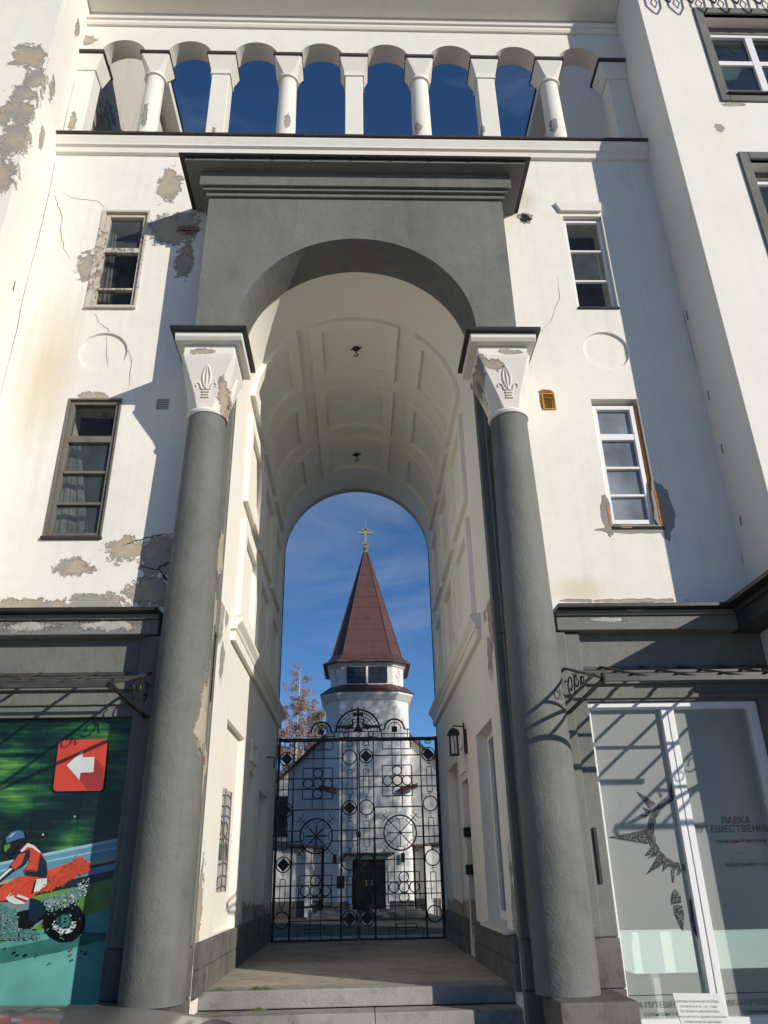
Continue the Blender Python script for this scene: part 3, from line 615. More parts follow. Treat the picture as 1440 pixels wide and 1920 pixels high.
# vault and passage lining
SPR = 5.80; YB = 14.15; RV = HW
def prof(a):         # a = angle in degrees on the barrel
    return (XC + RV * math.cos(R_(a)), SPR + RV * math.sin(R_(a)))
vb = MB(); pr = [(XC + RV, 2.66)] + [prof(4.5 * k) for k in range(41)] + [(XC - RV, 2.66)]
ys = [YF] + [8.3 + i * .73 for i in range(9)]; ys = [y for y in ys if y < YB - .1] + [YB]
vb.add([(x, y, z) for y in ys for x, z in pr], [(i * len(pr) + k, i * len(pr) + k + 1, (i + 1) * len(pr) + k + 1, (i + 1) * len(pr) + k) for i in range(len(ys) - 1) for k in range(len(pr) - 1)])
vo = vb.build('vault', M_VAULT, B, smooth=True)
def sframe(sfun, s0, s1, y0, y1, w_s, w_y, th, n, nm, m):
    """raised frame: outer s0..s1 x y0..y1, border w_s / w_y, thickness th; sfun(s, off) -> (x,z)"""
    b = MB()
    def slab(a, c, ya, yb, nn):
        top = []; bot = []
        for k in range(nn + 1):
            s_ = a + (c - a) * k / nn; top.append(sfun(s_, th)); bot.append(sfun(s_, -.01))
        for k in range(nn):
            vs = [(q[0], y, q[1]) for y in (ya, yb) for q in (bot[k], bot[k + 1], top[k + 1], top[k])]
            fs = [(3, 2, 6, 7), (0, 1, 2, 3), (4, 7, 6, 5)]
            if k == 0: fs.append((0, 3, 7, 4))
            if k == nn - 1: fs.append((1, 5, 6, 2))
            b.add(vs, fs)
    slab(s0, s1, y0, y0 + w_y, n); slab(s0, s1, y1 - w_y, y1, n)
    m1 = max(1, int(n * w_s / abs(s1 - s0)) + 1)
    slab(s0, s0 + w_s, y0 + w_y, y1 - w_y, m1); slab(s1 - w_s, s1, y0 + w_y, y1 - w_y, m1)
    return weld(b.build(nm, m, B))
arcf = lambda s_, off: (XC + (RV - off) * math.cos(R_(s_)), SPR + (RV - off) * math.sin(R_(s_)))
YM = [(8.65, 10.0), (10.25, 11.63), (11.87, 13.15)]
for (ya, yb) in YM:
    for (a, c) in ((3.6, 53.4), (64.0, 118.4), (127.0, 176.4)):
        sframe(arcf, a, c, ya, yb, 7.0, .17, .065, 14, 'coffer_frame', M_VAULT)
    for sd in (-1, 1):
        wf = (lambda s_, off, sd=sd: (XC + sd * (RV - off), s_))
        for (za, zb) in ((4.30, 5.60), (2.80, 4.06)):
            sframe(wf, za, zb, ya, yb, .17, .17, .06, 1, 'wall_panel_frame', M_VAULT)
# ledge under the panels
for sd in (-1, 1):
    X0 = XC + sd * RV
    def lp(pts, n, y0, y1): MB().prism([(X0 - sd * a, z) for a, z in pts], y0, y1).build(n, M_JAMB, B, bev=.004)
    lp([(-.03, 2.44), (.055, 2.44), (.055, 2.56), (-.03, 2.56)], 'ledge_fascia', 8.44, YB - .02)
    lp([(-.03, 2.562), (.065, 2.562), (.075, 2.60), (.115, 2.645), (.125, 2.66), (.125, 2.70), (-.03, 2.70)], 'ledge', 8.40, YB + .02)
    lp([(-.03, 2.702), (.12, 2.702), (-.03, 2.735)], 'ledge_weathering', 8.40, YB + .02)
# lower passage walls with niches, window and door
lm = lambda u, v, w: (XC - RV - w, u, v)
rm = lambda u, v, w: (XC + RV + w, u, v)
NL = [(8.62, 10.0, -.50, 1.60), (10.62, 11.25, -.52, 1.30), (11.75, 12.95, -.52, 1.16)]
NR = [(8.20, 9.38, -.46, 1.50), (10.34, 10.98, ZF + .02, 1.13), (11.35, 12.75, -.52, 1.48)]
holed('passage_wall', YF, YB, ZF - .4, 2.66, NL, .30, lm, M_JAMB, B); holed('passage_wall', YF, YB, ZF - .4, 2.66, NR, .30, rm, M_JAMB, B)
for k, (a, b, c, d) in enumerate(NL):
    MB().box(XC - RV - .32, XC - RV - (.07 if k == 0 else .14), a - .02, b + .02, c - .02, d + .02).build('niche_panel', M_JAMB, B)
a, b, c, d = NR[2]; MB().box(XC + RV + .14, XC + RV + .32, a - .02, b + .02, c - .02, d + .02).build('niche_panel', M_JAMB, B)
sframe(lambda s_, off: (XC - RV + off, s_), 1.42, 1.70, 10.62, 11.2, .05, .05, .03, 1, 'niche_moulding', M_JAMB)
sframe(lambda s_, off: (XC + RV - off, s_), 1.22, 1.60, 10.36, 10.96, .05, .05, .025, 1, 'niche_moulding', M_JAMB)
weld(arch_plate(-XW, XW, G0, ZL, RV, SPR, YB - .16, YB, XC).build('back_wall', M_VAULT, B))
MB().box(-XW, XW, YF + .45, YB, ZL - .25, ZL - .02).build('terrace_slab', M_GRAN, B)
# base stones along the passage
for sd in (-1, 1):
    rng = [(YF + .005, 10.2), (10.2, 13.7)] if sd < 0 else [(YF + .005, 10.30), (11.02, 13.7)]
    for (ya, yb) in rng:
        for row, (za, zb) in enumerate(((ZF - .02, -.71), (-.706, -.50))):
            y = ya - (.22 if row else 0)
            while y < yb - .02:
                y2 = min(yb, y + random.uniform(.42, .62)); yy = max(ya, y)
                if y2 - yy > .05:
                    q = random.uniform(.035, .05); xa, xb = sorted((XC + sd * RV, XC + sd * (RV - q)))
                    MB().box(xa - .01 * (sd < 0), xb + .01 * (sd > 0), yy + .003, y2 - .003, za, zb).build('base_stone', M_GRAN, B, bev=.008)
                y = y2
# passage window
def side_window(ya, yb, za, zb, X, sgn, m, pm, vb_):
    b = MB(); fw = .06
    b.box(X, X + .07, ya, ya + fw, za, zb).box(X, X + .07, yb - fw, yb, za, zb).box(X, X + .07, ya + fw, yb - fw, zb - fw, zb).box(X, X + .07, ya + fw, yb - fw, za, za + fw * 1.4).box(X + .003, X + .067, vb_ - .03, vb_ + .03, za + fw * 1.4, zb - fw)
    o = b.build('window', m, B, bev=.004)
    for (p0, p1) in ((ya + fw, vb_ - .03), (vb_ + .03, yb - fw)):
        q = MB().add([(X + .04, p0, za + fw * 1.4), (X + .04, p1, za + fw * 1.4), (X + .04, p1, zb - fw), (X + .04, p0, zb - fw)], [(0, 1, 2, 3)]).build('pane', pm); q.parent = o
a, b, c, d = NR[0]
side_window(a + .005, b - .005, c + .02, d - .005, XC + RV + .13, 1, M_PVC, M_GLASST, a + .36)
MB().prism([(XC + RV - .09, -.475), (XC + RV - .09, -.50), (XC + RV + .14, -.47), (XC + RV + .14, -.44)], a - .42, b + .03).build('window_sill', M_WPAINT, B, bev=.004)
# glazed side door with black leading
a, b, c, d = NR[1]; X = XC + RV + .10
dr = MB().box(X, X + .05, a + .004, a + .05, c, d - .004).box(X, X + .05, b - .05, b - .004, c, d - .004).box(X, X + .05, a + .05, b - .05, d - .05, d - .004).box(X, X + .05, a + .05, b - .05, c, c + .36).build('side_door', M_IRON, B, bev=.004)
q = MB().add([(X + .03, a + .05, c + .36), (X + .03, b - .05, c + .36), (X + .03, b - .05, d - .05), (X + .03, a + .05, d - .05)], [(0, 1, 2, 3)]).build('pane', M_GLASS); q.parent = dr
for k in range(1, 7):
    zz = c + .36 + k * (d - c - .4) / 7; q = MB().box(X + .012, X + .028, a + .05, b - .05, zz - .009, zz + .009).build('lead_bar', M_IRON); q.parent = dr
for f in (.33, .66):
    yy = a + f * (b - a); q = MB().box(X + .010, X + .024, yy - .008, yy + .008, c + .36, d - .05).build('lead_bar', M_IRON); q.parent = dr
for zz in (.45, .0): q = MB().box(X - .12, X + .01, b - .09, b - .01, zz, zz + .12).build('hinge_box', M_IRON, bev=.006); q.parent = dr
MB().tube([(X - .09, b - .06, .35), (X - .09, b - .06, -.75)], .012, 8).build('door_pull', M_PVC, B)

# loggia
LC = -0.03; SPC = 1.02
SPRL = 11.56; TOPL = 12.20
Y0L, Y1L = YF, 8.00
cent = [LC + (k - 4) * SPC for k in range(9)]
RA = SPC / 2 - .165
b = MB(); xs = [-XW]
def zbot(x):
    for k in range(8):
        c = (cent[k] + cent[k + 1]) / 2
        if abs(x - c) < RA: return SPRL + math.sqrt(max(0, RA * RA - (x - c) ** 2)) * .96
    return SPRL
xsamp = {-XW, XW}
for k in range(8):
    c = (cent[k] + cent[k + 1]) / 2
    for i in range(21): xsamp.add(round(c + RA * math.cos(math.pi * i / 20), 6))
xsamp = sorted(x for x in xsamp if -XW <= x <= XW)
for i in range(len(xsamp) - 1):
    a, c = xsamp[i], xsamp[i + 1]; za, zc_ = zbot(a), zbot(c)
    b.add([(a, Y0L, za), (c, Y0L, zc_), (c, Y0L, TOPL + .35), (a, Y0L, TOPL + .35), (a, Y1L, za), (c, Y1L, zc_), (c, Y1L, TOPL + .35), (a, Y1L, TOPL + .35)], [(0, 1, 2, 3), (5, 4, 7, 6), (0, 4, 5, 1), (3, 2, 6, 7)])
weld(b.build('arcade_wall', M_LOG, B))
for k, c in enumerate(cent):
    end = k in (0, 8); yc = 7.86
    if end:
        s = -1 if k == 0 else 1
        xa, xb = sorted((s * XW, c - s * .13)); xo = c - s * .225
        sh = MB().box(xa, xb, 7.72, 8.0, ZL - .02, 11.17).build('loggia_pier', M_LOG, B, bev=.008)
        xa2, xb2 = sorted((s * XW, xo)); m0, m1 = sorted((s * XW, c - s * .15))
        cp = MB().rings([[(m0, 7.705, 11.17), (m1, 7.705, 11.17), (m1, 8.02, 11.17), (m0, 8.02, 11.17)], [(xa2, 7.66, 11.50), (xb2, 7.66, 11.50), (xb2, 8.08, 11.50), (xa2, 8.08, 11.50)]]).build('loggia_capital', M_LOG, bev=.005); cp.parent = sh
        fl = MB().box(xa2 - (.02 if s > 0 else 0), xb2 + (.02 if s < 0 else 0), 7.63, 8.11, 11.502, 11.553).build('capital_flashing', M_RUST); fl.parent = sh
        continue
    if k % 2: sh = MB().lathe(c, yc, [(.15, ZL - .02), (.145, ZL + .5), (.133, 11.13), (.133, 11.15)], 28).build('loggia_column', M_LOG, B, smooth=True)
    else: sh = MB().box(c - .135, c + .135, yc - .135, yc + .135, ZL - .02, 11.15).build('loggia_pier', M_LOG, B, bev=.008)
    if k % 2:
        ng = MB().lathe(c, yc, [(.13, 11.12), (.165, 11.13), (.17, 11.155), (.16, 11.18), (.13, 11.19)], 28).build('neck_ring', M_LOG, smooth=True); ng.parent = sh
        rg = [[(c + .14 * math.cos(2 * math.pi * (i + .5) / 8), yc + .14 * math.sin(2 * math.pi * (i + .5) / 8), 11.18) for i in range(8)]]
        e = .215; h8 = [(e, .04), (.04 + .0, e)]
        rg.append([(c + x, yc + y, 11.50) for x, y in ((e, e - .02), (e - .02, e), (-e + .02, e), (-e, e - .02), (-e, -e + .02), (-e + .02, -e), (e - .02, -e), (e, -e + .02))])
        cp = MB().rings(rg).build('loggia_capital', M_LOG); cp.parent = sh
    else:
        ng = MB().box(c - .155, c + .155, yc - .155, yc + .155, 11.145, 11.175).build('neck_ring', M_LOG, bev=.004); ng.parent = sh
        cp = MB().rings([[(c + x * e, yc + y * e, z) for x, y in ((-1, -1), (1, -1), (1, 1), (-1, 1))] for e, z in ((.145, 11.17), (.15, 11.25), (.215, 11.50))]).build('loggia_capital', M_LOG); cp.parent = sh
    fl = MB().box(c - .225, c + .225, yc - .235, yc + .235, 11.502, 11.558).build('capital_flashing', M_RUST, bev=.003); fl.parent = sh
MB().prism([(YF - .13, ZL + .02), (YF - .13, ZL - .015), (YF - .10, ZL - .11), (YF - .10, ZL - .14), (YF - .06, ZL - .16), (YF - .05, ZL - .24), (YF + .02, ZL - .26), (YF + .45, ZL - .26), (YF + .45, ZL + .02)][:], -XW + .001, XW - .001, lambda y, z, w: (w, y, z)).build('loggia_ledge', M_LOG, B, bev=.004)
MB().box(-XW + .001, XW - .001, YF - .165, YF + .46, ZL + .022, ZL + .052).build('ledge_flashing', M_RUST, B, bev=.003)
mw = lambda y, z, w: (w, y, z)
MB().prism([(YF + .01, TOPL + .02), (YF - .03, TOPL + .02), (YF - .05, TOPL + .06), (YF - .05, TOPL + .11), (YF - .08, TOPL + .12), (YF - .09, TOPL + .17), (YF + .01, TOPL + .19)], -XW + .002, XW - .002, mw).build('string_moulding', M_LOG, B, bev=.004)
MB().prism([(YF + .30, TOPL + .42), (YF - .02, TOPL + .36), (YF - .20, TOPL + .42), (YF - .34, TOPL + .46), (YF - .34, TOPL + .56), (YF + .65, TOPL + .56), (YF + .65, TOPL + .42)], -XW + .003, XW - .003, mw).build('top_cornice', M_LOG, B, bev=.006)
MB().prism([(YF - .39, TOPL + .562), (YF - .39, TOPL + .61), (YF + .15, TOPL + .95), (YF + .70, TOPL + .61), (YF + .70, TOPL + .562)], -XW + .004, XW - .004, mw).build('top_roof', M_REDROOF, B)

# shop front on the right: white frame, frosted panes, interior
fx0, fx1, fz0, fz1 = 2.24, 4.055, -1.245, 1.55
YG = YF + .07
fr = MB().box(fx0, fx0 + .10, YG - .03, YG + .06, fz0, fz1).box(fx1 - .10, fx1, YG - .03, YG + .06, fz0, fz1).box(fx0 + .1, fx1 - .1, YG - .03, YG + .06, fz1 - .07, fz1).box(fx0 + .1, fx1 - .1, YG - .03, YG + .06, fz0, fz0 + .09)
fr.box(3.056, 3.118, YG - .03, YG + .06, fz0 + .09, fz1 - .07).box(3.122, 3.19, YG - .034, YG + .056, fz0 + .09, fz1 - .07)
shop = fr.build('shop_window', M_PVC, B, bev=.006)
for (a, b) in ((fx0 + .1, 3.056), (3.19, fx1 - .1)):
    q = MB().add([(a, YG + .02, fz0 + .09), (b, YG + .02, fz0 + .09), (b, YG + .02, fz1 - .07), (a, YG + .02, fz1 - .07)], [(0, 1, 2, 3)]).build('pane', M_FILM); q.parent = shop
    q = MB().box(a, b, YG + .016, YG + .019, -.985, -.980).build('pane_strip', M_INK); q.parent = shop
M_INT = simple('shop_interior_paint', (0.42, 0.43, 0.40), 0.8, 0.1)
it = MB().box(1.9, XW - .02, 8.12, 8.16, -1.5, 1.9)
it = MB().add([(1.75, 8.1, -1.45), (4.22, 8.1, -1.45), (4.22, 10.6, -1.45), (1.75, 10.6, -1.45), (1.75, 8.1, 1.75), (4.22, 8.1, 1.75), (4.22, 10.6, 1.75), (1.75, 10.6, 1.75)], [(0, 1, 2, 3), (4, 7, 6, 5), (2, 3, 7, 6), (0, 3, 7, 4), (1, 2, 6, 5)]).build('shop_interior', M_INT, B)
M_LIGHT = simple('pale_counter', (0.80, 0.84, 0.78), 0.5, 0.05); M_SHG = simple('green_shelf', (0.10, 0.24, 0.14), 0.6, 0.3); M_SHO = simple('orange_shelf', (0.50, 0.22, 0.06), 0.6, 0.2); M_SHB = simple('dusky_goods', (0.24, 0.12, 0.10), 0.6, 0.4)
m, t, pb = nodes('lit_display_box'); pb.inputs['Base Color'].default_value = (.8, .85, .8, 1); pb.inputs['Emission Color'].default_value = (.80, 1.0, .85, 1); pb.inputs['Emission Strength'].default_value = 0.55; M_LBOX = m
MB().box(2.55, 3.15, 8.15, 8.45, -.86, -.52).build('shop_light_box', M_LBOX, B, bev=.008); MB().box(2.75, 2.81, 8.25, 8.33, -1.44, -.85).build('counter_leg', M_LIGHT, B)
MB().box(3.35, 4.1, 8.2, 8.5, -.84, -.54).build('shop_light_box', M_LBOX, B, bev=.008)
MB().box(1.9, 3.5, 8.9, 9.3, .22, .34).build('shop_shelf', M_SHG, B); MB().box(1.9, 2.9, 9.0, 9.3, .6, .95).build('shop_goods', M_LIGHT, B, bev=.05); MB().box(2.3, 3.1, 8.6, 8.9, -.20, .0).build('shop_goods', M_SHB, B, bev=.05); MB().box(2.2, 2.5, 8.3, 8.7, -.9, -.4).build('shop_goods', M_SHB, B, bev=.05)
MB().box(3.85, 4.15, 8.3, 8.6, .2, 1.5).build('shop_goods', M_SHO, B, bev=.05); MB().box(1.9, 3.4, 8.7, 9.0, -1.15, -.95).build('shop_shelf', M_SHG, B)
# lettering
def text(body, size, x, z, y, m, parent, align='CENTER', name='lettering', rot=None, org=None):
    cu = bpy.data.curves.new('t', 'FONT'); cu.body = body; cu.size = size; cu.align_x = align; cu.resolution_u = 3
    to = bpy.data.objects.new('t', cu); col.objects.link(to)
    dg = bpy.context.evaluated_depsgraph_get(); me = bpy.data.meshes.new_from_object(to.evaluated_get(dg)); bpy.data.objects.remove(to)
    M_ = (Matrix.Translation((x, y, z + EYE)) @ Matrix.Rotation(R_(90), 4, 'X')) if rot is None else rot @ Matrix.Translation((x, z, 0.004))
    me.transform(M_); me.name = name; me.materials.clear(); me.materials.append(m)
    o = bpy.data.objects.new(name, me); o['kind'] = 'stuff'; col.objects.link(o); o.parent = parent if parent and parent.type != 'EMPTY' else None
    if parent and parent.type == 'EMPTY': setp(o, parent)
    return o
YT = YG + .012
def tz(px, py): return PY(px, py, YT)
M_TX2 = simple('faint_lettering', (0.09, 0.095, 0.09), 0.5, 0.05)
q = tz(1381, 1544); text('ЛАВКА', .085, q.x, q.z, YT, M_TX2, shop); q = tz(1381, 1560); text('ПУТЕШЕСТВЕННИКА', .085, q.x + .02, q.z, YT, M_TX2, shop)
q = tz(1388, 1580); text('сувенирный магазин', .05, q.x, q.z, YT, M_TX2, shop); q = tz(1390, 1603); text('—', .06, q.x, q.z, YT, M_TX2, shop); q = tz(1400, 1624); text('lavkatravelers.com', .058, q.x + .02, q.z, YT, M_TX2, shop)
M_TXT = simple('grey_lettering', (0.10, 0.11, 0.10), 0.5, 0.05)
for xq in (2.70, 3.57):
    text('ЛАВКА ПУТЕШЕСТВЕННИКА', .062, xq, -1.075, YT, M_TXT, shop); text('сувенирный магазин', .045, xq, -1.135, YT, M_TXT, shop)
# sun-ring decal with thorns and feathers
DY = YG + .014
def dpoly(pts, nm='sun_decal', m=None, dy=0.0):
    W = [PY(1080 + a / 4, 1480 + c / 4, DY) for a, c in pts]
    o = MB().add([(w.x, DY - dy, w.z) for w in W], [tuple(range(len(W)))]).build(nm, m or M_SPECK); o.parent = shop; return o
c0 = PY(1080 + 800 / 4, 1480 + 310 / 4, DY); r0 = PY(1080 + 545 / 4, 1480 + 310 / 4, DY); RR = (c0 - r0).length
c0 = Vector((3.056 - .07, DY, c0.z + .01)); RR = .37
vs = []
for k in range(40):
    th = R_(96 + k * 4.4)
    for r in (300, 252 + 6 * math.sin(k * 1.9)):
        w_ = PY(1080 + (838 + r * math.cos(th)) / 4, 1480 + (312 - r * math.sin(th)) / 4, DY); vs.append((min(w_.x, 3.05), DY, w_.z))
o = MB().add(vs, [(2 * k, 2 * k + 1, 2 * k + 3, 2 * k + 2) for k in range(39)]).build('sun_ring_decal', M_SPECK); o.parent = shop
for pts in ([(585, 470), (540, 520), (600, 500)], [(660, 560), (650, 620), (690, 580)], [(560, 160), (500, 130), (545, 190)], [(770, 600), (760, 650), (800, 610)], [(450, 10), (600, 105), (555, 145)], [(475, 190), (545, 190), (525, 215)], [(245, 360), (530, 300), (545, 410)], [(515, 500), (560, 440), (590, 485)], [(530, 640), (610, 510), (660, 560)], [(620, 20), (650, 40), (640, 65)],
            [(740, -190), (752, 60), (690, 60)], [(715, 600), (740, 600), (735, 700), (725, 700)], [(725, 770), (745, 750), (785, 800), (790, 850), (720, 865), (715, 820)], [(735, 870), (795, 865), (810, 940), (805, 1070), (770, 1000), (740, 930)],
            [(855, 640), (878, 650), (890, 760), (865, 790)], [(850, 830), (895, 790), (925, 950), (940, 1050), (985, 1260), (930, 1150), (880, 1060), (860, 990)]):
    dpoly(pts, dy=.001)
MB().box(2.165, 2.20, YF - .12, YF - .02, PY(1110, 1657, YF).z, PY(1104, 1553, YF).z).build('door_handle_bar', M_IRON, B, bev=.006)

M_BEIGE = plaster('beige_undercoat', (0.47, 0.40, 0.30), bump=0.8, bscale=40, dirt=0.4)
# bricks and scars on the left pilaster
for (px, py, w, h) in ((391, 1165, .055, .10), (390, 1212, .045, .20), (388, 1250, .045, .16), (396, 1425, .055, .09), (386, 1290, .035, .14)):
    q = PY(px, py, 7.58); q.x = min(q.x, -1.475); MB().box(q.x - w / 2, q.x + w / 2, 7.585, 7.612, q.z - h / 2, q.z + h / 2).build('brick', M_BRICK, B, bev=.012)
for (px, py, rx, rz, sd) in ((398, 1160, .05, .30, 31), (393, 1440, .045, .22, 32), (420, 1040, .05, .25, 33)):
    q = PY(px, py, 7.58); q.x = min(q.x, -1.47); blob(q.x, q.z, rx * .62, rz, 7.592, 7.61, sd, j=.3).build('bare_mortar_patch', M_BEIGE, B)
q = PY(395, 1235, 7.57); MB().box(-1.4515, -1.4415, 7.594, 7.60, q.z - .42, q.z + .28).build('crack_gap', M_HOLE, B)

# balcony railing hanging on the right wing at the top of the picture
bz = PY(1330, 8, YW - .12).z
for k in range(7):
    x = 4.62 + k * .34; b = MB()
    b.tube([(x - .13, YW - .14, bz + .62), (x - .13, YW - .14, bz + .20), (x - .05, YW - .14, bz + .05), (x, YW - .14, bz)], .014, 6); b.tube([(x + .11, YW - .14, bz + .62), (x + .08, YW - .14, bz + .16), (x, YW - .14, bz)], .014, 6)
    b.tube([(x - .05, YW - .14, bz + .28), (x, YW - .14, bz + .16), (x + .05, YW - .14, bz + .30), (x, YW - .14, bz + .40), (x - .05, YW - .14, bz + .28)], .010, 6)
    b.build('balcony_baluster', M_RUST, B)
MB().box(4.45, 6.85, YW - .16, YW - .12, bz + .62, bz + .66).build('balcony_rail', M_RUST, B); MB().box(4.46, 4.49, YW - .14, YW + .02, bz + .45, bz + .62).build('balcony_bracket', M_RUST, B); MB().box(6.8, 6.83, YW - .14, YW + .02, bz + .45, bz + .62).build('balcony_bracket', M_RUST, B)
for px, py in ((25, 545), (120, 305), (1290, 600), (1330, 750), (1355, 850), (1390, 985)):
    q = PX(px, py, -XW if px < 700 else XW); s = 1 if px < 700 else -1
    MB().tube([(q.x, q.y, q.z), (q.x + s * .05, q.y - .10, q.z + .06)], .006, 5).build('wall_hook', M_RUST, B)

# ------------------------------------------------------------------ canopies
def canopy(x_in, x_out, label, step, dy=0.0):
    s = 1 if x_out > x_in else -1
    c = thing('entrance_canopy', (x_in, YF, 1.9), label, 'canopy')
    yo, zo, yi, zi = 6.43 - dy, 1.485, YF - .01 - dy, 1.885
    lerp = lambda f: (yi + (yo - yi) * f, zi + (zo - zi) * f)
    for f, r in ((0, .018), (.36, .014), (.69, .014), (1, .022)):
        y, z = lerp(f); MB().bar((x_in, y, z), (x_out, y, z), r).build('rail', M_CANOPY, c)
    n = int(abs(x_out - x_in) / step)
    for k in range(n + 1):
        x = x_in + s * k * step; MB().bar((x, yi, zi + .015), (x, yo, zo + .015), .013).build('rafter', M_CANOPY, c)
    for x in (x_in,):
        zb_ = 1.42
        MB().bar((x, yo, zo - .01), (x, yi + .0, zb_), .016).build('bracket_strut', M_IRON, c)
        b = MB()
        b.tube([(x, yi, zb_), (x, yi, zi)], .012, 5)
        pts = []
        def arcp(y0, z0, r, a0, a1, n=14, sh=0.0): return [(x, y0 - dy + (r * (1 - sh * k / n)) * math.cos(R_(a0 + (a1 - a0) * k / n)), z0 + (r * (1 - sh * k / n)) * math.sin(R_(a0 + (a1 - a0) * k / n))) for k in range(n + 1)]
        b.tube(arcp(7.42, 1.66, .10, -90, 330, 20, .55), .008, 5); b.tube(arcp(7.20, 1.66, .075, 200, 560, 18, .6), .008, 5); b.tube(arcp(7.0, 1.62, .055, 160, 480, 16, .6), .007, 5)
        b.tube(arcp(7.56, 1.60, .13, 100, -80, 12), .009, 5); b.tube([(x, 7.30 - dy, 1.56), (x, 7.26 - dy, 1.72), (x, 7.30 - dy, 1.74)], .007, 5); b.tube([(x, 7.08 - dy, 1.55), (x, 7.05 - dy, 1.66)], .007, 5)
        b.build('bracket_scroll', M_IRON, c)
    MB().tube([(x_in + s * .0, yo - .03, zo - .05), (x_in, yo - .05, zo), (x_in, yo - .02, zo + .04)], .018, 6).build('finial', M_IRON, c)
    return c
canopy(2.08, 4.20, 'open steel canopy frame with scroll brackets over the white framed shop window', .41)
canopy(4.74, 8.4, 'open steel canopy frame with scroll brackets on the projecting right wing', .41, YF - YW)
canopy(-2.05, -4.20, 'open steel canopy frame with scroll brackets over the motorcycle poster', .56)

# ------------------------------------------------------------------ motorcycle poster
po = thing('advertising_poster', (-3.2, YF + .08, -1.2), 'large printed poster of a racing motorcyclist covering the shop window', 'poster')
YPO = YF + .075
def bgmat():
    m, t, p = nodes('blurred_green_print'); g = N(t, 'NewGeometry').outputs['Position']
    mp_ = N(t, 'Mapping'); mp_.inputs['Rotation'].default_value = (0, R_(9), 0); mp_.inputs['Scale'].default_value = (1.3, 1, 13); t.links.new(g, mp_.inputs[0])
    n1 = noise(t, mp_.outputs[0], 1.5, 6, 0.6); n2 = noise(t, g, 1.25, 3, 0.5, 0.4)
    v = mathn(t, 'ADD', mathn(t, 'MULTIPLY', n1, 0.75), mathn(t, 'MULTIPLY', mathn(t, 'SUBTRACT', n2, 0.42), 1.5))
    t.links.new(ramp(t, v, [(0.28, (0.003, 0.010, 0.010)), (0.45, (0.006, 0.035, 0.020)), (0.60, (0.03, 0.14, 0.035)), (0.80, (0.20, 0.42, 0.04))]), p.inputs['Base Color'])
    p.inputs['Roughness'].default_value = 0.25; return m
M_BG = bgmat()
seams = sorted([PY(97, 1880, YPO).x, PY(4, 1870, YPO).x, -2.205, -3.75, -4.095])
for a, b in zip(seams[:-1], seams[1:]):
    MB().box(a + .0015, b - .0015, YPO, YPO + .02, SHL[2] + .005, SHL[3] - .005).build('print_panel', M_BG, po)
def flat(n, c, rough=.25, var=.08, sc=6): return simple('print_' + n, c, rough, var, sc)
C_SKYB = flat('steel_blue', (0.10, 0.26, 0.36)); C_LBLUE = flat('pale_blue', (0.28, 0.44, 0.52)); C_DBLUE = flat('navy', (0.008, 0.02, 0.035)); C_TEAL = flat('teal', (0.11, 0.34, 0.31), var=.25, sc=2); C_DTEAL = flat('dark_teal', (0.035, 0.16, 0.145), var=.3, sc=4)
C_GRASS = flat('grass', (0.10, 0.22, 0.03), var=.4, sc=5); C_RED = flat('red', (0.55, 0.055, 0.03)); C_ORG = flat('orange', (0.52, 0.068, 0.028), var=.25, sc=14); C_BLK = flat('black', (0.006, 0.007, 0.008)); C_WHT = flat('white', (0.60, 0.64, 0.62)); C_GRY = flat('grey', (0.16, 0.24, 0.23)); C_BEI = flat('beige', (0.33, 0.31, 0.20)); C_HEL = flat('helmet_blue', (0.05, 0.14, 0.26), .15); C_DRED = flat('dark_red', (0.30, 0.03, 0.025))
XL, XR = -4.09, -2.21
layer = [0]
def zp(a, c): return PY(a / 5.054, 1520 + c / 5.054, YPO)
def pp(pts, m, n='print_shape'):
    layer[0] += 1; y = YPO - .0006 * layer[0]
    W = [zp(*q) for q in pts]
    return MB().add([(min(XR, max(XL, w.x)), y, min(SHL[3] - .01, max(SHL[2] + .01, w.z))) for w in W], [tuple(range(len(W)))]).build(n, m, po)
F = -1150; RX = 1190
def yl(x, y0, y1, x1=1150): return y0 + (y1 - y0) * x / x1      # straight line through (0,y0),(x1,y1)
def band(y00, y01, y10, y11, m): pp([(F, yl(F, y00, y01)), (RX, yl(RX, y00, y01)), (RX, yl(RX, y10, y11)), (F, yl(F, y10, y11))], m, 'print_band')
band(1260, 915, 2600, 2300, C_TEAL); band(830, 640, 1265, 920, C_GRASS); band(470, 262, 500, 292, C_LBLUE); band(498, 290, 660, 430, C_SKYB); band(545, 340, 562, 356, C_LBLUE); band(655, 428, 690, 470, C_BEI); band(690, 470, 720, 505, C_DBLUE); band(718, 500, 840, 600, C_SKYB); band(790, 560, 870, 640, C_DBLUE)
pp([(F, 1500), (F, 1340), (0, 1310), (250, 1265), (480, 1210), (760, 1150), (1040, 1160), (1060, 1190), (980, 1230), (760, 1280), (560, 1340), (330, 1380), (60, 1440)], C_DTEAL)
pp([(F, 760), (0, 730), (180, 620), (330, 620), (460, 560), (580, 520), (700, 470), (760, 430), (830, 480), (860, 530), (800, 580), (640, 670), (520, 720), (360, 780), (60, 850), (0, 860), (F, 880)], C_ORG, 'print_fairing')
pp([(F, 900), (0, 870), (200, 860), (450, 830), (640, 760), (840, 680), (860, 720), (770, 830), (640, 900), (500, 960), (400, 1060), (300, 1140), (160, 1200), (0, 1210), (F, 1240)], C_GRY, 'print_engine')
def ringp(cx, cy, r0, r1, m, a0=0, a1=360):
    n = 28; A = [R_(a0 + (a1 - a0) * k / n) for k in range(n + 1)]
    pp([(cx + r1 * math.cos(a), cy + r1 * math.sin(a)) for a in A] + [(cx + r0 * math.cos(a), cy + r0 * math.sin(a)) for a in reversed(A)], m, 'print_wheel')
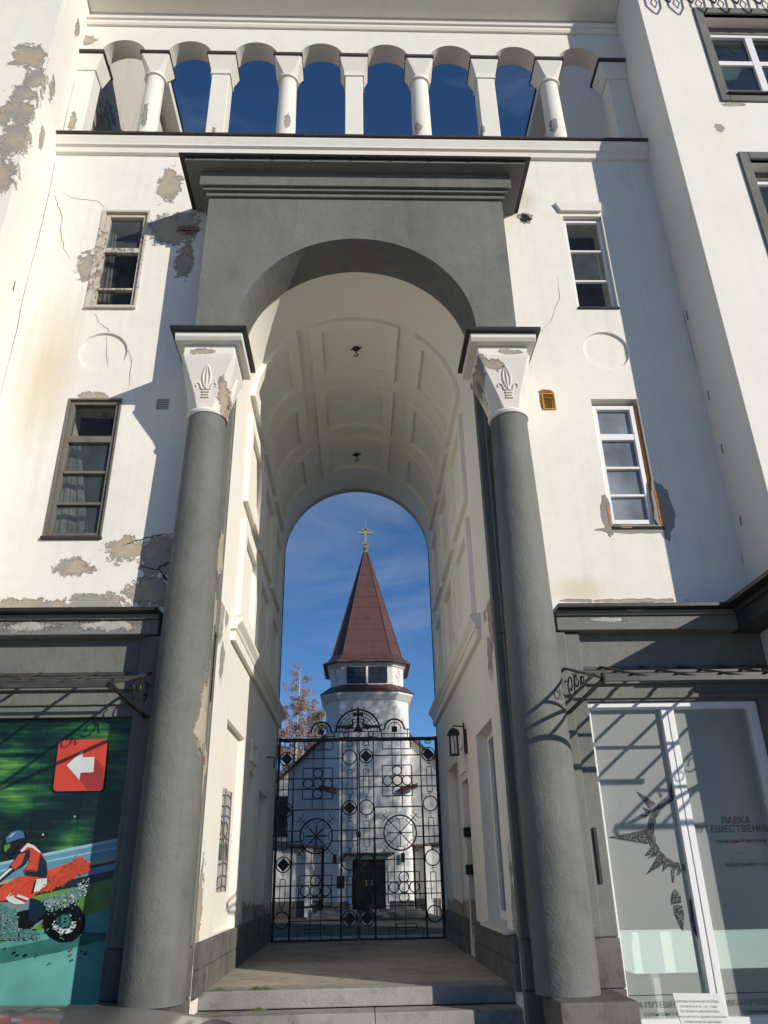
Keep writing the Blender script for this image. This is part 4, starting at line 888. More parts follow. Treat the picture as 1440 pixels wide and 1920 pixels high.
ringp(610, 1050, 120, 200, C_BLK, -120, 235); ringp(610, 1050, 70, 118, C_WHT, 0, 170); ringp(610, 1050, 0.5, 72, C_DTEAL, 0, 359); ringp(610, 1050, 72, 122, C_BLK, 170, 360)
pp([(160, 960), (300, 930), (430, 960), (440, 1010), (330, 1080), (300, 1130), (180, 1110)], C_BLK); pp([(290, 820), (440, 870), (440, 960), (330, 1060), (270, 1040), (280, 920)], C_DBLUE, 'print_boot')
pp([(60, 830), (150, 720), (260, 640), (370, 620), (440, 640), (450, 720), (380, 770), (330, 800), (240, 880), (140, 880), (90, 860)], C_RED, 'print_leg'); pp([(60, 830), (110, 770), (150, 830), (240, 870), (240, 885), (140, 885), (90, 862)], C_WHT, 'print_knee'); pp([(350, 650), (450, 640), (450, 700), (380, 760), (320, 770)], C_WHT, 'print_hip')
pp([(190, 380), (260, 305), (330, 330), (400, 400), (445, 480), (455, 600), (440, 640), (250, 615), (230, 560), (300, 480), (240, 440)], C_RED, 'print_jacket'); pp([(360, 575), (385, 410), (445, 480), (455, 600), (440, 640), (250, 612), (240, 570)], C_DBLUE, 'print_jacket_back'); pp([(200, 380), (270, 308), (330, 330), (395, 395), (380, 400), (310, 350), (265, 345), (215, 395)], C_WHT, 'print_shoulder')
pp([(-140, 790), (0, 620), (90, 540), (190, 400), (290, 365), (290, 440), (240, 520), (150, 570), (0, 690), (-140, 840)], C_DBLUE, 'print_arm'); pp([(110, 520), (190, 410), (250, 400), (215, 500), (150, 560)], C_RED, 'print_sleeve'); pp([(-60, 690), (90, 550), (130, 545), (0, 660), (-60, 720)], C_WHT, 'print_cuff')
pp([(40, 320), (60, 245), (110, 200), (180, 183), (230, 200), (248, 260), (240, 320), (180, 390), (110, 425), (60, 410), (45, 370)], C_BLK, 'print_helmet'); pp([(60, 260), (110, 205), (180, 185), (228, 200), (243, 255), (180, 270), (120, 290), (70, 310)], C_HEL, 'print_helmet_top'); pp([(45, 330), (100, 310), (105, 340), (60, 395), (46, 370)], C_GRASS, 'print_visor')
rr = random.Random(4)
def pixels(n, fx, fy, m, s0=8, s1=20):
    layer[0] += 1; y = YPO - .0006 * layer[0]; b = MB()
    for _ in range(n):
        a, c = fx(), fy(); sz = rr.uniform(s0, s1); a = round(a / 12) * 12; c = round(c / 12) * 12
        q0 = zp(a, c); q1 = zp(a + sz, c + sz); b.add([(q0.x, y, q0.z), (q1.x, y, q0.z), (q1.x, y, q1.z), (q0.x, y, q1.z)], [(0, 1, 2, 3)])
    tag(b.build('print_pixels', m, po), kind='stuff')
g = rr.gauss
def inside(p, poly):
    x, y = p; r = False
    for i in range(len(poly)):
        (x1, y1), (x2, y2) = poly[i - 1], poly[i]
        if (y1 > y) != (y2 > y) and x < (x2 - x1) * (y - y1) / (y2 - y1) + x1: r = not r
    return r
def mosaic(poly, cols, cell, jit=0.0):
    lists = {k: MB() for k in range(len(cols))}; layer[0] += 1; y = YPO - .0006 * layer[0]
    xs_ = [q[0] for q in poly]; ys_ = [q[1] for q in poly]; a = min(xs_)
    while a < max(xs_):
        c = min(ys_)
        while c < max(ys_):
            if inside((a + rr.gauss(0, jit), c + rr.gauss(0, jit)), poly):
                k = rr.choices(range(len(cols)), [w_ for _, w_ in cols])[0]
                if cols[k][0]:
                    q0 = zp(a, c); q1 = zp(a + cell * .88, c + cell * .88); lists[k].add([(q0.x, y, q0.z), (q1.x, y, q0.z), (q1.x, y, q1.z), (q0.x, y, q1.z)], [(0, 1, 2, 3)])
            c += cell
        a += cell
    for k, b in lists.items():
        if cols[k][0] and b.v: tag(b.build('print_mosaic', cols[k][0], po), kind='stuff')
C_TL2 = flat('mid_teal', (0.07, 0.20, 0.19)); C_ORG2 = flat('deep_orange', (0.42, 0.06, 0.015)); C_STL = flat('steel', (0.27, 0.33, 0.33))
mosaic([(0, 880), (170, 930), (170, 1110), (330, 1110), (400, 1150), (380, 1200), (0, 1220)], [(C_DTEAL, 3), (C_TL2, 5), (C_STL, .5), (C_WHT, .12), (C_BLK, .7), (C_GRY, 3)], 15, 6)
mosaic([(380, 840), (620, 770), (840, 690), (865, 720), (800, 800), (740, 850), (640, 900), (470, 960), (440, 900)], [(C_GRY, 4), (C_STL, 1.5), (C_WHT, .2), (C_TL2, 3), (C_BLK, .5)], 15, 8)
mosaic([(455, 680), (600, 540), (760, 440), (850, 490), (860, 545), (700, 640), (520, 740), (380, 780)], [(C_ORG, 5), (C_ORG2, 2), (C_RED, 2)], 15, 7)
mosaic([(690, 440), (780, 420), (870, 480), (860, 560), (740, 600)], [(C_ORG, 2), (C_RED, 1.5), (None, 5)], 13, 20); mosaic([(740, 660), (880, 640), (880, 740), (760, 800)], [(C_STL, 2), (C_WHT, 1.5), (C_BLK, 1), (None, 5)], 13, 18)
ringpoly = [(610 + 205 * math.cos(R_(a)), 1050 + 190 * math.sin(R_(a))) for a in range(0, 360, 12)]
mosaic(ringpoly, [(C_BLK, 2.0), (C_WHT, .12), (C_TL2, .3), (None, 7)], 14, 10)
pixels(8, lambda: rr.uniform(0, 900), lambda: g(1340, 60), C_BLK, 14, 24); pixels(6, lambda: g(780, 90), lambda: g(1290, 50), C_DRED, 14, 22)
pp([(180, 790), (285, 830), (270, 850), (165, 812)], C_WHT, 'print_stripe'); pp([(345, 660), (357, 655), (325, 780), (312, 785)], C_DBLUE, 'print_stripe'); pp([(150, 730), (265, 650), (330, 650), (230, 700), (130, 800), (100, 810)], C_ORG, 'print_leg_light')
pp([(300, 480), (372, 420), (350, 560), (250, 560)], C_ORG, 'print_jacket_light'); pp([(80, 265), (130, 215), (165, 205), (120, 250)], C_LBLUE, 'print_helmet_glint'); pp([(60, 395), (110, 350), (170, 345), (120, 420)], C_BLK, 'print_chin')
def ar(a, c): return PY(a / 4.5, 1240 + c / 4.5, YPO)
def app(pts, m, n):
    layer[0] += 1; y = YPO - .0006 * layer[0]; W = [ar(*q) for q in pts]
    return MB().add([(w.x, y, w.z) for w in W], [tuple(range(len(W)))]).build(n, m, po)
tl, tr, br, bl = Vector((505, 668)), Vector((915, 660)), Vector((880, 1092)), Vector((455, 1100))
def rrect(tl, tr, br, bl, r):
    P_ = [tl, tr, br, bl]; o = []
    for i in range(4):
        p0, p1, p2 = P_[i - 1], P_[i], P_[(i + 1) % 4]; a = p1 + (p0 - p1).normalized() * r; c = p1 + (p2 - p1).normalized() * r
        for k in range(6):
            f = k / 5; o.append(tuple((a * (1 - f) + p1 * f) * (1 - f) + (p1 * (1 - f) + c * f) * f))
    return o
app(rrect(tl, tr, br, bl, 40), C_RED, 'arrow_board'); app([(805, 815), (885, 900), (868, 1085), (745, 1088), (680, 1000), (690, 940), (795, 935)], C_DRED, 'arrow_board_shade')
app([(572, 880), (708, 755), (705, 812), (805, 812), (797, 938), (688, 942), (678, 1004)], C_WHT, 'arrow')
for px, py in ((144, 1532), (85, 1566)):
    q = PY(px, py, YPO); MB().lathe(q.x, YPO - .06, [(.0, q.z - .012), (.012, q.z), (.0, q.z + .012)], 8).build('fixing_cap', M_WPAINT, po)
MB().box(SHL[0], SHL[1], YPO + .021, YPO + .3, SHL[2], SHL[3]).build('poster_backing', M_HOLE, po)

# ------------------------------------------------------------------ notice plate on a post
pl = thing('notice_plate', (3.0, 6.6, G0), 'white notice plate with printed text on a short steel post by the shop window', 'sign')
c_ = [PY(1261, 1862, 6.75), PY(1347, 1857, 6.75)]
wdt = (c_[1] - c_[0]).length; Mx = Matrix.Translation((c_[0].x, 6.75, c_[0].z + EYE)) @ Matrix.Rotation(R_(1.6), 4, 'Y') @ Matrix.Rotation(R_(62), 4, 'X')
hgt = .52
b = MB()
pts = [Mx @ Vector(v) - Vector((0, 0, EYE)) for v in ((0, 0, 0), (wdt, 0, 0), (wdt, -hgt, 0), (0, -hgt, 0), (0, 0, -.012), (wdt, 0, -.012), (wdt, -hgt, -.012), (0, -hgt, -.012))]
M_PLATE = simple('white_enamel_plate', (0.66, 0.66, 0.63), 0.3, 0.03)
plate = b.add(pts, [(0, 3, 2, 1), (4, 5, 6, 7), (0, 1, 5, 4), (1, 2, 6, 5), (2, 3, 7, 6), (3, 0, 4, 7)]).build('plate', M_PLATE, pl)
cn = Mx @ Vector((wdt / 2, -hgt / 2, -.02)) - Vector((0, 0, EYE))
MB().tube([(cn.x, cn.y, cn.z), (cn.x, cn.y + .02, G0)], .022, 10).build('post', M_CANOPY, pl)
MB().box(cn.x - .12, cn.x + .12, cn.y - .1, cn.y + .14, G0 - .01, G0 + .012).build('post_foot', M_CANOPY, pl)
for k, (s_, sz) in enumerate((('ЦЕРКОВЬ ИОАННА БОГОСЛОВА', .021), ('ПОСТРОЕНА В 19…–19… ГОДУ', .019), ('ПО ПРОЕКТУ АРХИТЕКТОРА', .021), ('В ЯКОРНОЙ ЧАСТИ ЗДАНИЯ УПРАВЛЕНИЯ', .0175), ('ПРАВОСЛАВНОЙ ЦЕРКОВЬЮ', .019), ('', .02), ('ПЕРЕСТРОЕНА В СОВЕТСКОЕ ВРЕМЯ', .018), ('ВОЗРОЖДЕНА В НАЧАЛЕ 1990-Х', .018))):
    if s_: text(s_, sz, wdt * .47, -.065 - k * .034, 0, M_TXT, pl, rot=Mx)

# ------------------------------------------------------------------ decorative print in the niche
dp = thing('stained_glass_print', (XC - RV - .06, 9.0, -.1), 'tall stained glass style print fixed in the sunny passage niche', 'panel')
Xd = XC - RV - .066
MB().box(Xd - .01, Xd, 8.66, 9.62, -.12, .93).build('print_board', simple('pale_print', (0.50, 0.48, 0.44), .3, .25, 4), dp)
M_LEAD = simple('grey_leading', (0.13, 0.12, 0.11), .4, .3)
def ly(f): return 8.66 + .96 * f
def lz(f): return -.12 + 1.05 * f
def lead(pts, r=.010): MB().tube([(Xd + .004, ly(a), lz(c)) for a, c in pts], r, 5).build('lead_line', M_LEAD, dp)
for k, y in enumerate((.04, .14, .26, .50, .72, .82, .93)): lead([(0, y + .01), (.4, y - .01), (.75, y + .02), (1, y)], .009)
lead([(.3, 0), (.3, .3), (.55, .5), (.5, .75), (.55, 1)]); lead([(.0, .26), (.25, .42), (.5, .30), (.8, .48), (1, .30)]); lead([(.66, .0), (.7, .2), (.62, .5)]); lead([(.02, 0), (.02, 1)], .012); lead([(.98, 0), (.98, 1)], .012)
for cx in (.32, .72): lead([(cx + .14 * math.cos(R_(a)), .60 + .075 * math.sin(R_(a))) for a in range(0, 375, 25)])
lead([(.25 + .14 * math.cos(R_(a)), .09 + .045 * math.sin(R_(a))) for a in range(0, 375, 25)])
for (a0, a1, c0_, c1_, m) in ((.5, .66, .62, .84, flat('glass_blue', (0.12, 0.2, 0.34))), (.30, .62, .30, .45, flat('glass_green', (0.09, 0.13, 0.10))), (.0, .3, .33, .47, flat('glass_olive', (0.2, 0.19, 0.12))), (.68, 1, .3, .46, flat('glass_mauve', (0.22, 0.18, 0.18)))):
    MB().box(Xd - .001, Xd + .002, ly(a0), ly(a1), lz(c0_), lz(c1_)).build('coloured_piece', m, dp)

# ------------------------------------------------------------------ wall lantern
la = PX(851, 1395, XC + RV - .17); Lx, Ly, Lz = la.x, la.y, la.z
ln = thing('wall_lantern', (XC + RV, Ly, Lz), 'black iron wall lantern with glass sides on the passage wall', 'lantern')
w = .048
for i, (a, c) in enumerate(((-w, -w), (w, -w), (w, w), (-w, w))): MB().bar((Lx + a, Ly + c, Lz - .13), (Lx + a, Ly + c, Lz + .12), .008).build('corner_post', M_IRON, ln)
MB().box(Lx - w - .015, Lx + w + .015, Ly - w - .015, Ly + w + .015, Lz - .145, Lz - .13).build('base', M_IRON, ln)
MB().rings([[(Lx + a * e, Ly + c * e, z) for a, c in ((-1, -1), (1, -1), (1, 1), (-1, 1))] for e, z in ((.078, Lz + .115), (.072, Lz + .135), (.05, Lz + .18), (.015, Lz + .2))]).build('roof', M_IRON, ln)
for a, c, d, e in ((-w, -w, w, -w), (w, -w, w, w), (w, w, -w, w), (-w, w, -w, -w)):
    MB().add([(Lx + a, Ly + c, Lz - .13), (Lx + d, Ly + e, Lz - .13), (Lx + d, Ly + e, Lz + .115), (Lx + a, Ly + c, Lz + .115)], [(0, 1, 2, 3)]).build('glass_side', M_CLEAR, ln)
    MB().bar((Lx + (a + d) / 2 * 1.04, Ly + (c + e) / 2 * 1.04, Lz - .13), (Lx + (a + d) / 2 * 1.04, Ly + (c + e) / 2 * 1.04, Lz + .115), .004).build('glazing_bar', M_IRON, ln)
MB().lathe(Lx, Ly, [(.02, Lz - .13), (.02, Lz - .02), (.03, Lz), (.02, Lz + .05), (.005, Lz + .07)], 10).build('bulb', M_PVC, ln, smooth=True)
MB().tube([(Lx, Ly, Lz + .19), (Lx, Ly, Lz + .23), (XC + RV - .02, Ly, Lz + .22)], .009, 6).tube([(XC + RV - .03, Ly, Lz - .1), (XC + RV - .03, Ly, Lz + .27)], .012, 6).build('bracket', M_IRON, ln)
MB().box(XC + RV - .03, XC + RV + .005, Ly - .05, Ly + .05, Lz - .12, Lz + .18).build('backplate', M_IRON, ln, bev=.006)
for cx_, nm in ((9.35, 0), (12.55, 1)):
    lh = thing('ceiling_hook', (XC, cx_, SPR + RV - .05), ('small black hanging hook in the first vault coffer' if nm == 0 else 'small black hanging hook in the deepest vault coffer'), 'hook')
    zt = SPR + RV
    MB().lathe(XC, cx_, [(.05, zt - .006), (.06, zt - .02), (.03, zt - .05)], 12).build('rose', M_IRON, lh); MB().tube([(XC, cx_, zt - .03), (XC, cx_, zt - .09), (XC + .03, cx_, zt - .13), (XC, cx_, zt - .16), (XC - .03, cx_, zt - .13)], .010, 6).build('hook', M_IRON, lh)
    MB().tube([(XC - .08, cx_ + .03, zt - .02), (XC + .08, cx_ - .03, zt - .02)], .010, 6).build('arm', M_IRON, lh)

# ------------------------------------------------------------------ the wrought iron gate
YGT = 13.75
gt = thing('iron_gate', (0, YGT, ZF), 'black wrought iron double gate with circles, diamonds and wheel emblems', 'gate')
def Gx(a): return PY(500 + a / 4, 1300 + 700 / 4, YGT).x
def Gz(c): return PY(500 + 680 / 4, 1300 + c / 4, YGT).z
def V(a, c0, c1, r=.009, n='vertical_bar'): MB().box(Gx(a) - r, Gx(a) + r, YGT - r, YGT + r, Gz(c1), Gz(c0)).build(n, M_IRON, gt)
def Hb(c, a0, a1, r=.0085, n='horizontal_bar'): MB().box(Gx(a0), Gx(a1), YGT - r * .9, YGT + r * .9, Gz(c) - r, Gz(c) + r).build(n, M_IRON, gt)
def frame(a0, a1, c0, c1, r=.0075, n='square'):
    x0, x1, z0, z1 = Gx(a0), Gx(a1), Gz(c1), Gz(c0)
    MB().box(x0 - r, x0 + r, YGT - r, YGT + r, z0, z1).box(x1 - r, x1 + r, YGT - r, YGT + r, z0, z1).box(x0 + r, x1 - r, YGT - r, YGT + r, z1 - r, z1 + r).box(x0 + r, x1 - r, YGT - r, YGT + r, z0 - r, z0 + r).build(n, M_IRON, gt)
UNIT = (Gx(1155) - Gx(205)) / 950
def ring(a, c, rad, r=.010, n='circle', a0=0, a1=360):
    x, z, R = Gx(a), Gz(c), rad * UNIT; k = 32
    full = a1 - a0 == 360
    pts = [(x + R * math.cos(R_(a0 + (a1 - a0) * i / k)), YGT, z + R * math.sin(R_(a0 + (a1 - a0) * i / k))) for i in range(k + (0 if full else 1))]
    return MB().tube(pts, r, 5, closed=full).build(n, M_IRON, gt)
def diamond(a, c, rad, rot=0):
    x, z, R = Gx(a), Gz(c), rad * UNIT
    MB().prism([(x + R * math.cos(R_(rot + 90 * k)), z + R * math.sin(R_(rot + 90 * k))) for k in range(4)], YGT - .008, YGT + .008).build('diamond_plate', M_IRON, gt)
BOT = 1858
V(85, 330, BOT, .022, 'stile'); V(1283, 330, BOT, .022, 'stile'); V(680, 360, BOT, .011, 'stile'); V(694, 360, BOT, .011, 'stile')
MB().box(Gx(80), Gx(1290), YGT - .025, YGT + .025, Gz(358), Gz(334)).build('top_rail', M_IRON, gt, bev=.004)
for a in (200, 565, 803, 1160): V(a, 358, BOT, .0095)
for a in (345, 420, 945, 1015): V(a, 358, 862, .006); V(a, 1185, BOT, .006)
for a0, a1 in ((200, 565), (803, 1160)): Hb(485 if a0 < 600 else 468, a0, a1)
for c in (635, 715): Hb(c, 85, 680); Hb(c - 12, 694, 1283)
for c in (1025, 1105):
    Hb(c, 85, 262); Hb(c, 494, 680); Hb(c - 12, 694, 874); Hb(c - 22, 1110, 1283)
Hb(1270, 200, 565); Hb(1250, 803, 1160)
for c in (1435, 1525): Hb(c, 85, 680); Hb(c - 15, 694, 1283)
for c in (1600, 1700): Hb(c, 200, 565); Hb(c, 803, 1160)
Hb(BOT - 10, 85, 680, .016, 'bottom_rail'); Hb(BOT - 10, 694, 1283, .016, 'bottom_rail')
frame(205, 560, 868, BOT - 12, .0095, 'inner_frame'); frame(808, 1165, 855, BOT - 12, .0095, 'inner_frame')
for (a, c, hs) in ((383, 672, 112), (980, 658, 111), (378, 1475, 117), (1010, 1460, 113)):
    frame(a - hs, a + hs, c - 115, c + 116)
    for da, dc in ((0, 0), (0, -76), (0, 78), (-72, 0), (74, 0)): ring(a + da, c + dc, 34)
for a in (383, 980): frame(a - 108, a + 110, 358, 420)
for a in (378, 1020): frame(a - 118, a + 118, 1762, BOT - 12, .006, 'square'); frame(a - 70, a + 70, 1735, 1790, .006, 'square')
def chain(a, items):
    for it_ in items:
        k, c = it_[0], it_[1]
        if k == 'b': frame(a - 20, a + 20, 360, c)
        elif k == 'd': ring(a, c, 50); diamond(a, c, 46)
        elif k == 'o': ring(a, c, 52)
        elif k == 'x':
            x, z = Gx(a), Gz(c); u = UNIT
            MB().box(x - .004, x + .004, YGT - .004, YGT + .004, z - 26 * u, z + 26 * u).box(x - 17 * u, x - .004, YGT - .004, YGT + .004, z + 3 * u, z + 7 * u).box(x + .004, x + 17 * u, YGT - .004, YGT + .004, z + 3 * u, z + 7 * u).build('cross_link', M_IRON, gt)
        elif k == 'r': frame(a - 19, a + 19, c, it_[2], .006, 'rectangle')
chain(145, [('b', 400), ('d', 485), ('x', 557), ('r', 585, 770), ('x', 795), ('d', 866), ('r', 960, 1165), ('x', 1192), ('d', 1275), ('x', 1356), ('r', 1385, 1590), ('x', 1612), ('o', 1690)])
chain(622, [('b', 395), ('o', 478), ('x', 548), ('r', 572, 762), ('x', 785), ('d', 858), ('x', 936), ('r', 960, 1160), ('x', 1185), ('o', 1265), ('x', 1345), ('r', 1372, 1582), ('x', 1610), ('d', 1690)])
chain(747, [('b', 392), ('d', 472), ('x', 546), ('r', 570, 757), ('x', 780), ('o', 857), ('x', 934), ('r', 958, 1153), ('x', 1180), ('o', 1258), ('x', 1338), ('r', 1365, 1575), ('x', 1602), ('d', 1685)])
chain(1222, [('b', 380), ('d', 463), ('x', 537), ('r', 558, 745), ('x', 762), ('o', 835), ('x', 912), ('r', 940, 1135), ('x', 1160), ('o', 1243), ('x', 1325), ('r', 1350, 1555), ('x', 1580), ('o', 1665)])
for ci, (a, c, R) in enumerate(((378, 1065, 117), (992, 1050, 119))):
    ring(a, c, R, .013, 'wheel_rim')
    x, z, u = Gx(a), Gz(c), UNIT
    for k in range(8):
        th = R_(45 * k); dx, dz = math.cos(th), math.sin(th); diag = k % 2
        e = (R + 62) if diag else R * .80
        r_ = .007 if not ci else .0055
        b = MB().bar((x, YGT, z), (x + dx * e * u, YGT, z + dz * e * u), .008)
        if not ci: b.bar((x + dx * 12 * u, YGT, z + dz * 12 * u), (x + dx * 68 * u, YGT, z + dz * 68 * u), .014)
        nx, nz_ = -dz, dx
        hooks = [R * .78] + ([R + 22, R + 48] if diag else [])
        for hh in hooks:
            w_ = 24 if hh < R else 30
            b.bar((x + (dx * hh - nx * w_) * u, YGT, z + (dz * hh - nz_ * w_) * u), (x + (dx * hh + nx * w_) * u, YGT, z + (dz * hh + nz_ * w_) * u), .0055)
            if hh != R + 22:
                for q in (-1, 1): b.bar((x + (dx * hh + q * nx * w_) * u, YGT, z + (dz * hh + q * nz_ * w_) * u), (x + (dx * (hh + 18) + q * nx * w_ * 1.25) * u, YGT, z + (dz * (hh + 18) + q * nz_ * w_ * 1.25) * u), .0055)
        b.build('wheel_spoke', M_IRON, gt)
    MB().lathe(x, YGT, [(.0, z - .03), (.03, z), (.0, z + .03)], 10).build('wheel_hub', M_IRON, gt)
# overthrow
ring(687, 290, 170, .017, 'overthrow_arch', 0, 180)
for r in (148, 124, 100, 76): ring(687, 290, r, .007, 'overthrow_ring', 0, 180)
for k in range(1, 12):
    th = R_(15 * k); x, z, u = Gx(687), Gz(290), UNIT
    MB().bar((x + math.cos(th) * 40 * u, YGT, z + math.sin(th) * 40 * u), (x + math.cos(th) * (190 if k % 2 else 168) * u, YGT, z + math.sin(th) * (190 if k % 2 else 168) * u), .005).build('ray', M_IRON, gt)
    if k % 2: MB().lathe(x + math.cos(th) * 188 * u, YGT, [(.0, z + math.sin(th) * 188 * u - .014), (.014, z + math.sin(th) * 188 * u), (.0, z + math.sin(th) * 188 * u + .02)], 6).build('ray_bud', M_IRON, gt)
Hb(288, 515, 860, .007); Hb(330, 540, 835, .006)
def gpoly(pts, n): MB().prism([(Gx(a), Gz(c)) for a, c in pts], YGT - .012, YGT + .012).build(n, M_IRON, gt)
gpoly([(677, 105), (697, 105), (697, 150), (727, 150), (727, 168), (697, 168), (697, 240), (727, 285), (647, 285), (677, 240), (677, 168), (647, 168), (647, 150), (677, 150)], 'cross')
for q in (-1, 1):
    gpoly([(687 + q * 25, 262), (687 + q * 60, 225), (687 + q * 80, 240), (687 + q * 150, 238), (687 + q * 165, 262), (687 + q * 110, 258), (687 + q * 70, 268)], 'dove'); gpoly([(687 + q * 28, 240), (687 + q * 42, 180), (687 + q * 52, 200), (687 + q * 48, 245)], 'leaf')
for a in (540, 555, 575, 640, 735, 800, 820, 835): V(a, 290, 336, .004, 'short_bar')
ring(595, 310, 20); ring(785, 308, 20)
x, z, u = Gx(686), Gz(309), UNIT; MB().tube([(x + 22 * u * math.cos(R_(90 * k)), YGT, z + 22 * u * math.sin(R_(90 * k))) for k in range(4)], .006, 4, closed=True).build('diamond_ring', M_IRON, gt)
for a, c, rot in ((402, 288, 20), (968, 272, 45)):
    ring(a, c, 76, .016, 'side_arch', 0, 180); ring(a, c, 50, .008, 'side_arch_inner', 0, 180); diamond(a, c, 30, rot)
    Hb(c + 2, a - 108, a - 76, .009); Hb(c + 2, a + 76, a + 112, .009); Hb(c + 34, a - 112, a + 112, .006)
    for d_ in (-100, 100): V(a + d_, c, 340, .007, 'short_bar')
    for d_ in (-50, 0, 50): V(a + d_, c - 74 if d_ == 0 else c, 340, .004, 'short_bar')
MB().box(Gx(672), Gx(704), YGT - .05, YGT - .02, Gz(1080), Gz(1040)).build('lock_box', M_IRON, gt)
# iron hook on the passage wall
q = PX(500, 1420, XC - RV); MB().tube([(XC - RV + .0, q.y, q.z), (XC - RV + .12, q.y, q.z), (XC - RV + .12, q.y + .02, q.z - .16)], .012, 6).build('wall_hook', M_RUST, B)

# ------------------------------------------------------------------ the church beyond
CH = thing('white_church', (.45, 38, G0), 'white church with chamfered tower and brown pyramid spire seen through the gateway', 'church')
CX, CY = .45, 40.15
def chsq(h, ch, z, cx=CX, cy=CY):
    return [(cx - h + ch, cy - h, z), (cx + h - ch, cy - h, z), (cx + h, cy - h + ch, z), (cx + h, cy + h - ch, z), (cx + h - ch, cy + h, z), (cx - h + ch, cy + h, z), (cx - h, cy + h - ch, z), (cx - h, cy - h + ch, z)]
MB().rings([chsq(2.06, .70, G0), chsq(2.06, .70, 8.05)]).build('tower_wall', M_CHURCH, CH)
MB().rings([chsq(2.10, .71, 7.90), chsq(2.16, .73, 7.98), chsq(2.30, .78, 8.16), chsq(2.30, .78, 8.26)]).build('tower_cornice', M_CHURCH, CH)
MB().rings([chsq(2.36, .80, 8.262), chsq(2.36, .80, 8.30), chsq(1.86, .62, 8.72)]).build('tower_skirt_roof', M_ROOF, CH)
MB().rings([chsq(1.85, .56, 8.60), chsq(1.85, .56, 9.86)]).build('lantern_wall', M_CHURCH, CH)
MB().rings([chsq(1.90, .58, 9.62), chsq(2.02, .62, 9.78), chsq(2.02, .62, 9.88)]).build('lantern_cornice', M_CHURCH, CH)
sp = MB().rings([chsq(2.24, .74, 9.80), chsq(2.24, .74, 9.86), chsq(2.0, .64, 10.02), chsq(1.78, .56, 10.34), chsq(.11, .035, 16.62)]).build('spire', M_ROOF, CH)
for k in range(8):
    a = chsq(1.785, .56, 10.34)[k]; c = chsq(.115, .035, 16.6)[k]; q = MB().tube([a, c], .03, 5).build('ridge_batten', M_ROOF); q.parent = sp
for k in range(1, 9):
    f = k / 9.3; z_ = 10.34 + f * 6.28; hh_ = 1.785 + (.115 - 1.785) * f; cc_ = .56 + (.035 - .56) * f
    q = MB().tube(chsq(hh_ + .004, cc_, z_), .009, 4, closed=True).build('sheet_seam', M_ROOF); q.parent = sp
m, t, pb = nodes('church_glass'); pb.inputs['Base Color'].default_value = (0.02, 0.025, 0.03, 1); pb.inputs['Roughness'].default_value = 0.1
M_CG = m
fy = CY - 1.85
for s in (-1, 1):
    xa, xb = sorted((CX + s * .06, CX + s * 1.02)); za, zb = 8.78, 9.60
    b = MB().box(xa, xa + .05, fy - .05, fy + .01, za, zb).box(xb - .05, xb, fy - .05, fy + .01, za, zb).box(xa + .05, xb - .05, fy - .05, fy + .01, zb - .05, zb).box(xa + .05, xb - .05, fy - .05, fy + .01, za, za + .05)
    for k in (1, 2):
        xm = xa + (xb - xa) * k / 3; b.box(xm - .02, xm + .02, fy - .045, fy + .01, za + .05, zb - .05); zm = za + (zb - za) * k / 3; b.box(xa + .05, xb - .05, fy - .04, fy + .01, zm - .02, zm + .02)
    wv = b.build('tower_window', M_IRON, CH)
    for i in range(3):
        for j in range(3):
            g0 = xa + .04 + (xb - xa - .08) * i / 3; g1 = xa + .04 + (xb - xa - .08) * (i + 1) / 3; h0_ = za + .04 + (zb - za - .08) * j / 3; h1 = za + .04 + (zb - za - .08) * (j + 1) / 3
            tl_ = random.uniform(-.02, .02)
            qq = MB().add([(g0, fy - .02, h0_), (g1, fy - .02 + tl_ * .3, h0_), (g1, fy - .02 + tl_ * .3, h1), (g0, fy - .02, h1)], [(0, 1, 2, 3)]).build('pane', M_CG); qq.parent = wv
    # diamond relief on the chamfers
    cxm = CX + s * (1.85 - .28); cym = CY - 1.85 + .28; d = Vector((s * .707, -.707, 0)); tt = Vector((s * .707, .707, 0))
    for r in (.20, .10):
        pts = [Vector((cxm, cym, 9.22)) + d * .01 + tt * (r * .9 * a) + Vector((0, 0, 1)) * (r * 1.9 * c) for a, c in ((1, 0), (0, 1), (-1, 0), (0, -1))]
        MB().tube(pts, .022, 4, closed=True).build('diamond_relief', M_CHURCH, CH)
MB().box(CX - .05, CX + .05, fy - .06, fy, 8.72, 9.66).build('mullion', M_CHURCH, CH)
# cross
zx = 16.55
MB().lathe(CX, CY, [(.10, zx), (.16, zx + .1), (.08, zx + .18), (.17, zx + .32), (.06, zx + .46)], 14).build('finial', M_GOLD, CH, smooth=True)
ct = 18.15
def cbar(x0, x1, z, w=.05, tilt=0): MB().add([(x0, CY - w, z + tilt - w), (x1, CY - w, z - tilt - w), (x1, CY + w, z - tilt - w), (x0, CY + w, z + tilt - w), (x0, CY - w, z + tilt + w), (x1, CY - w, z - tilt + w), (x1, CY + w, z - tilt + w), (x0, CY + w, z + tilt + w)], [(0, 3, 2, 1), (4, 5, 6, 7), (0, 1, 5, 4), (1, 2, 6, 5), (2, 3, 7, 6), (3, 0, 4, 7)]).build('cross_bar', M_GOLD, CH)
MB().box(CX - .055, CX + .055, CY - .05, CY + .05, zx + .4, ct).build('cross_shaft', M_GOLD, CH); MB().tube([(CX, CY, ct), (CX, CY, ct + .55)], .02, 5).build('lightning_rod', M_GOLD, CH)
cbar(CX - .44, CX + .44, 17.86, .055); cbar(CX - .19, CX + .19, 18.06, .05); cbar(CX - .20, CX + .20, 17.12, .05, .13)
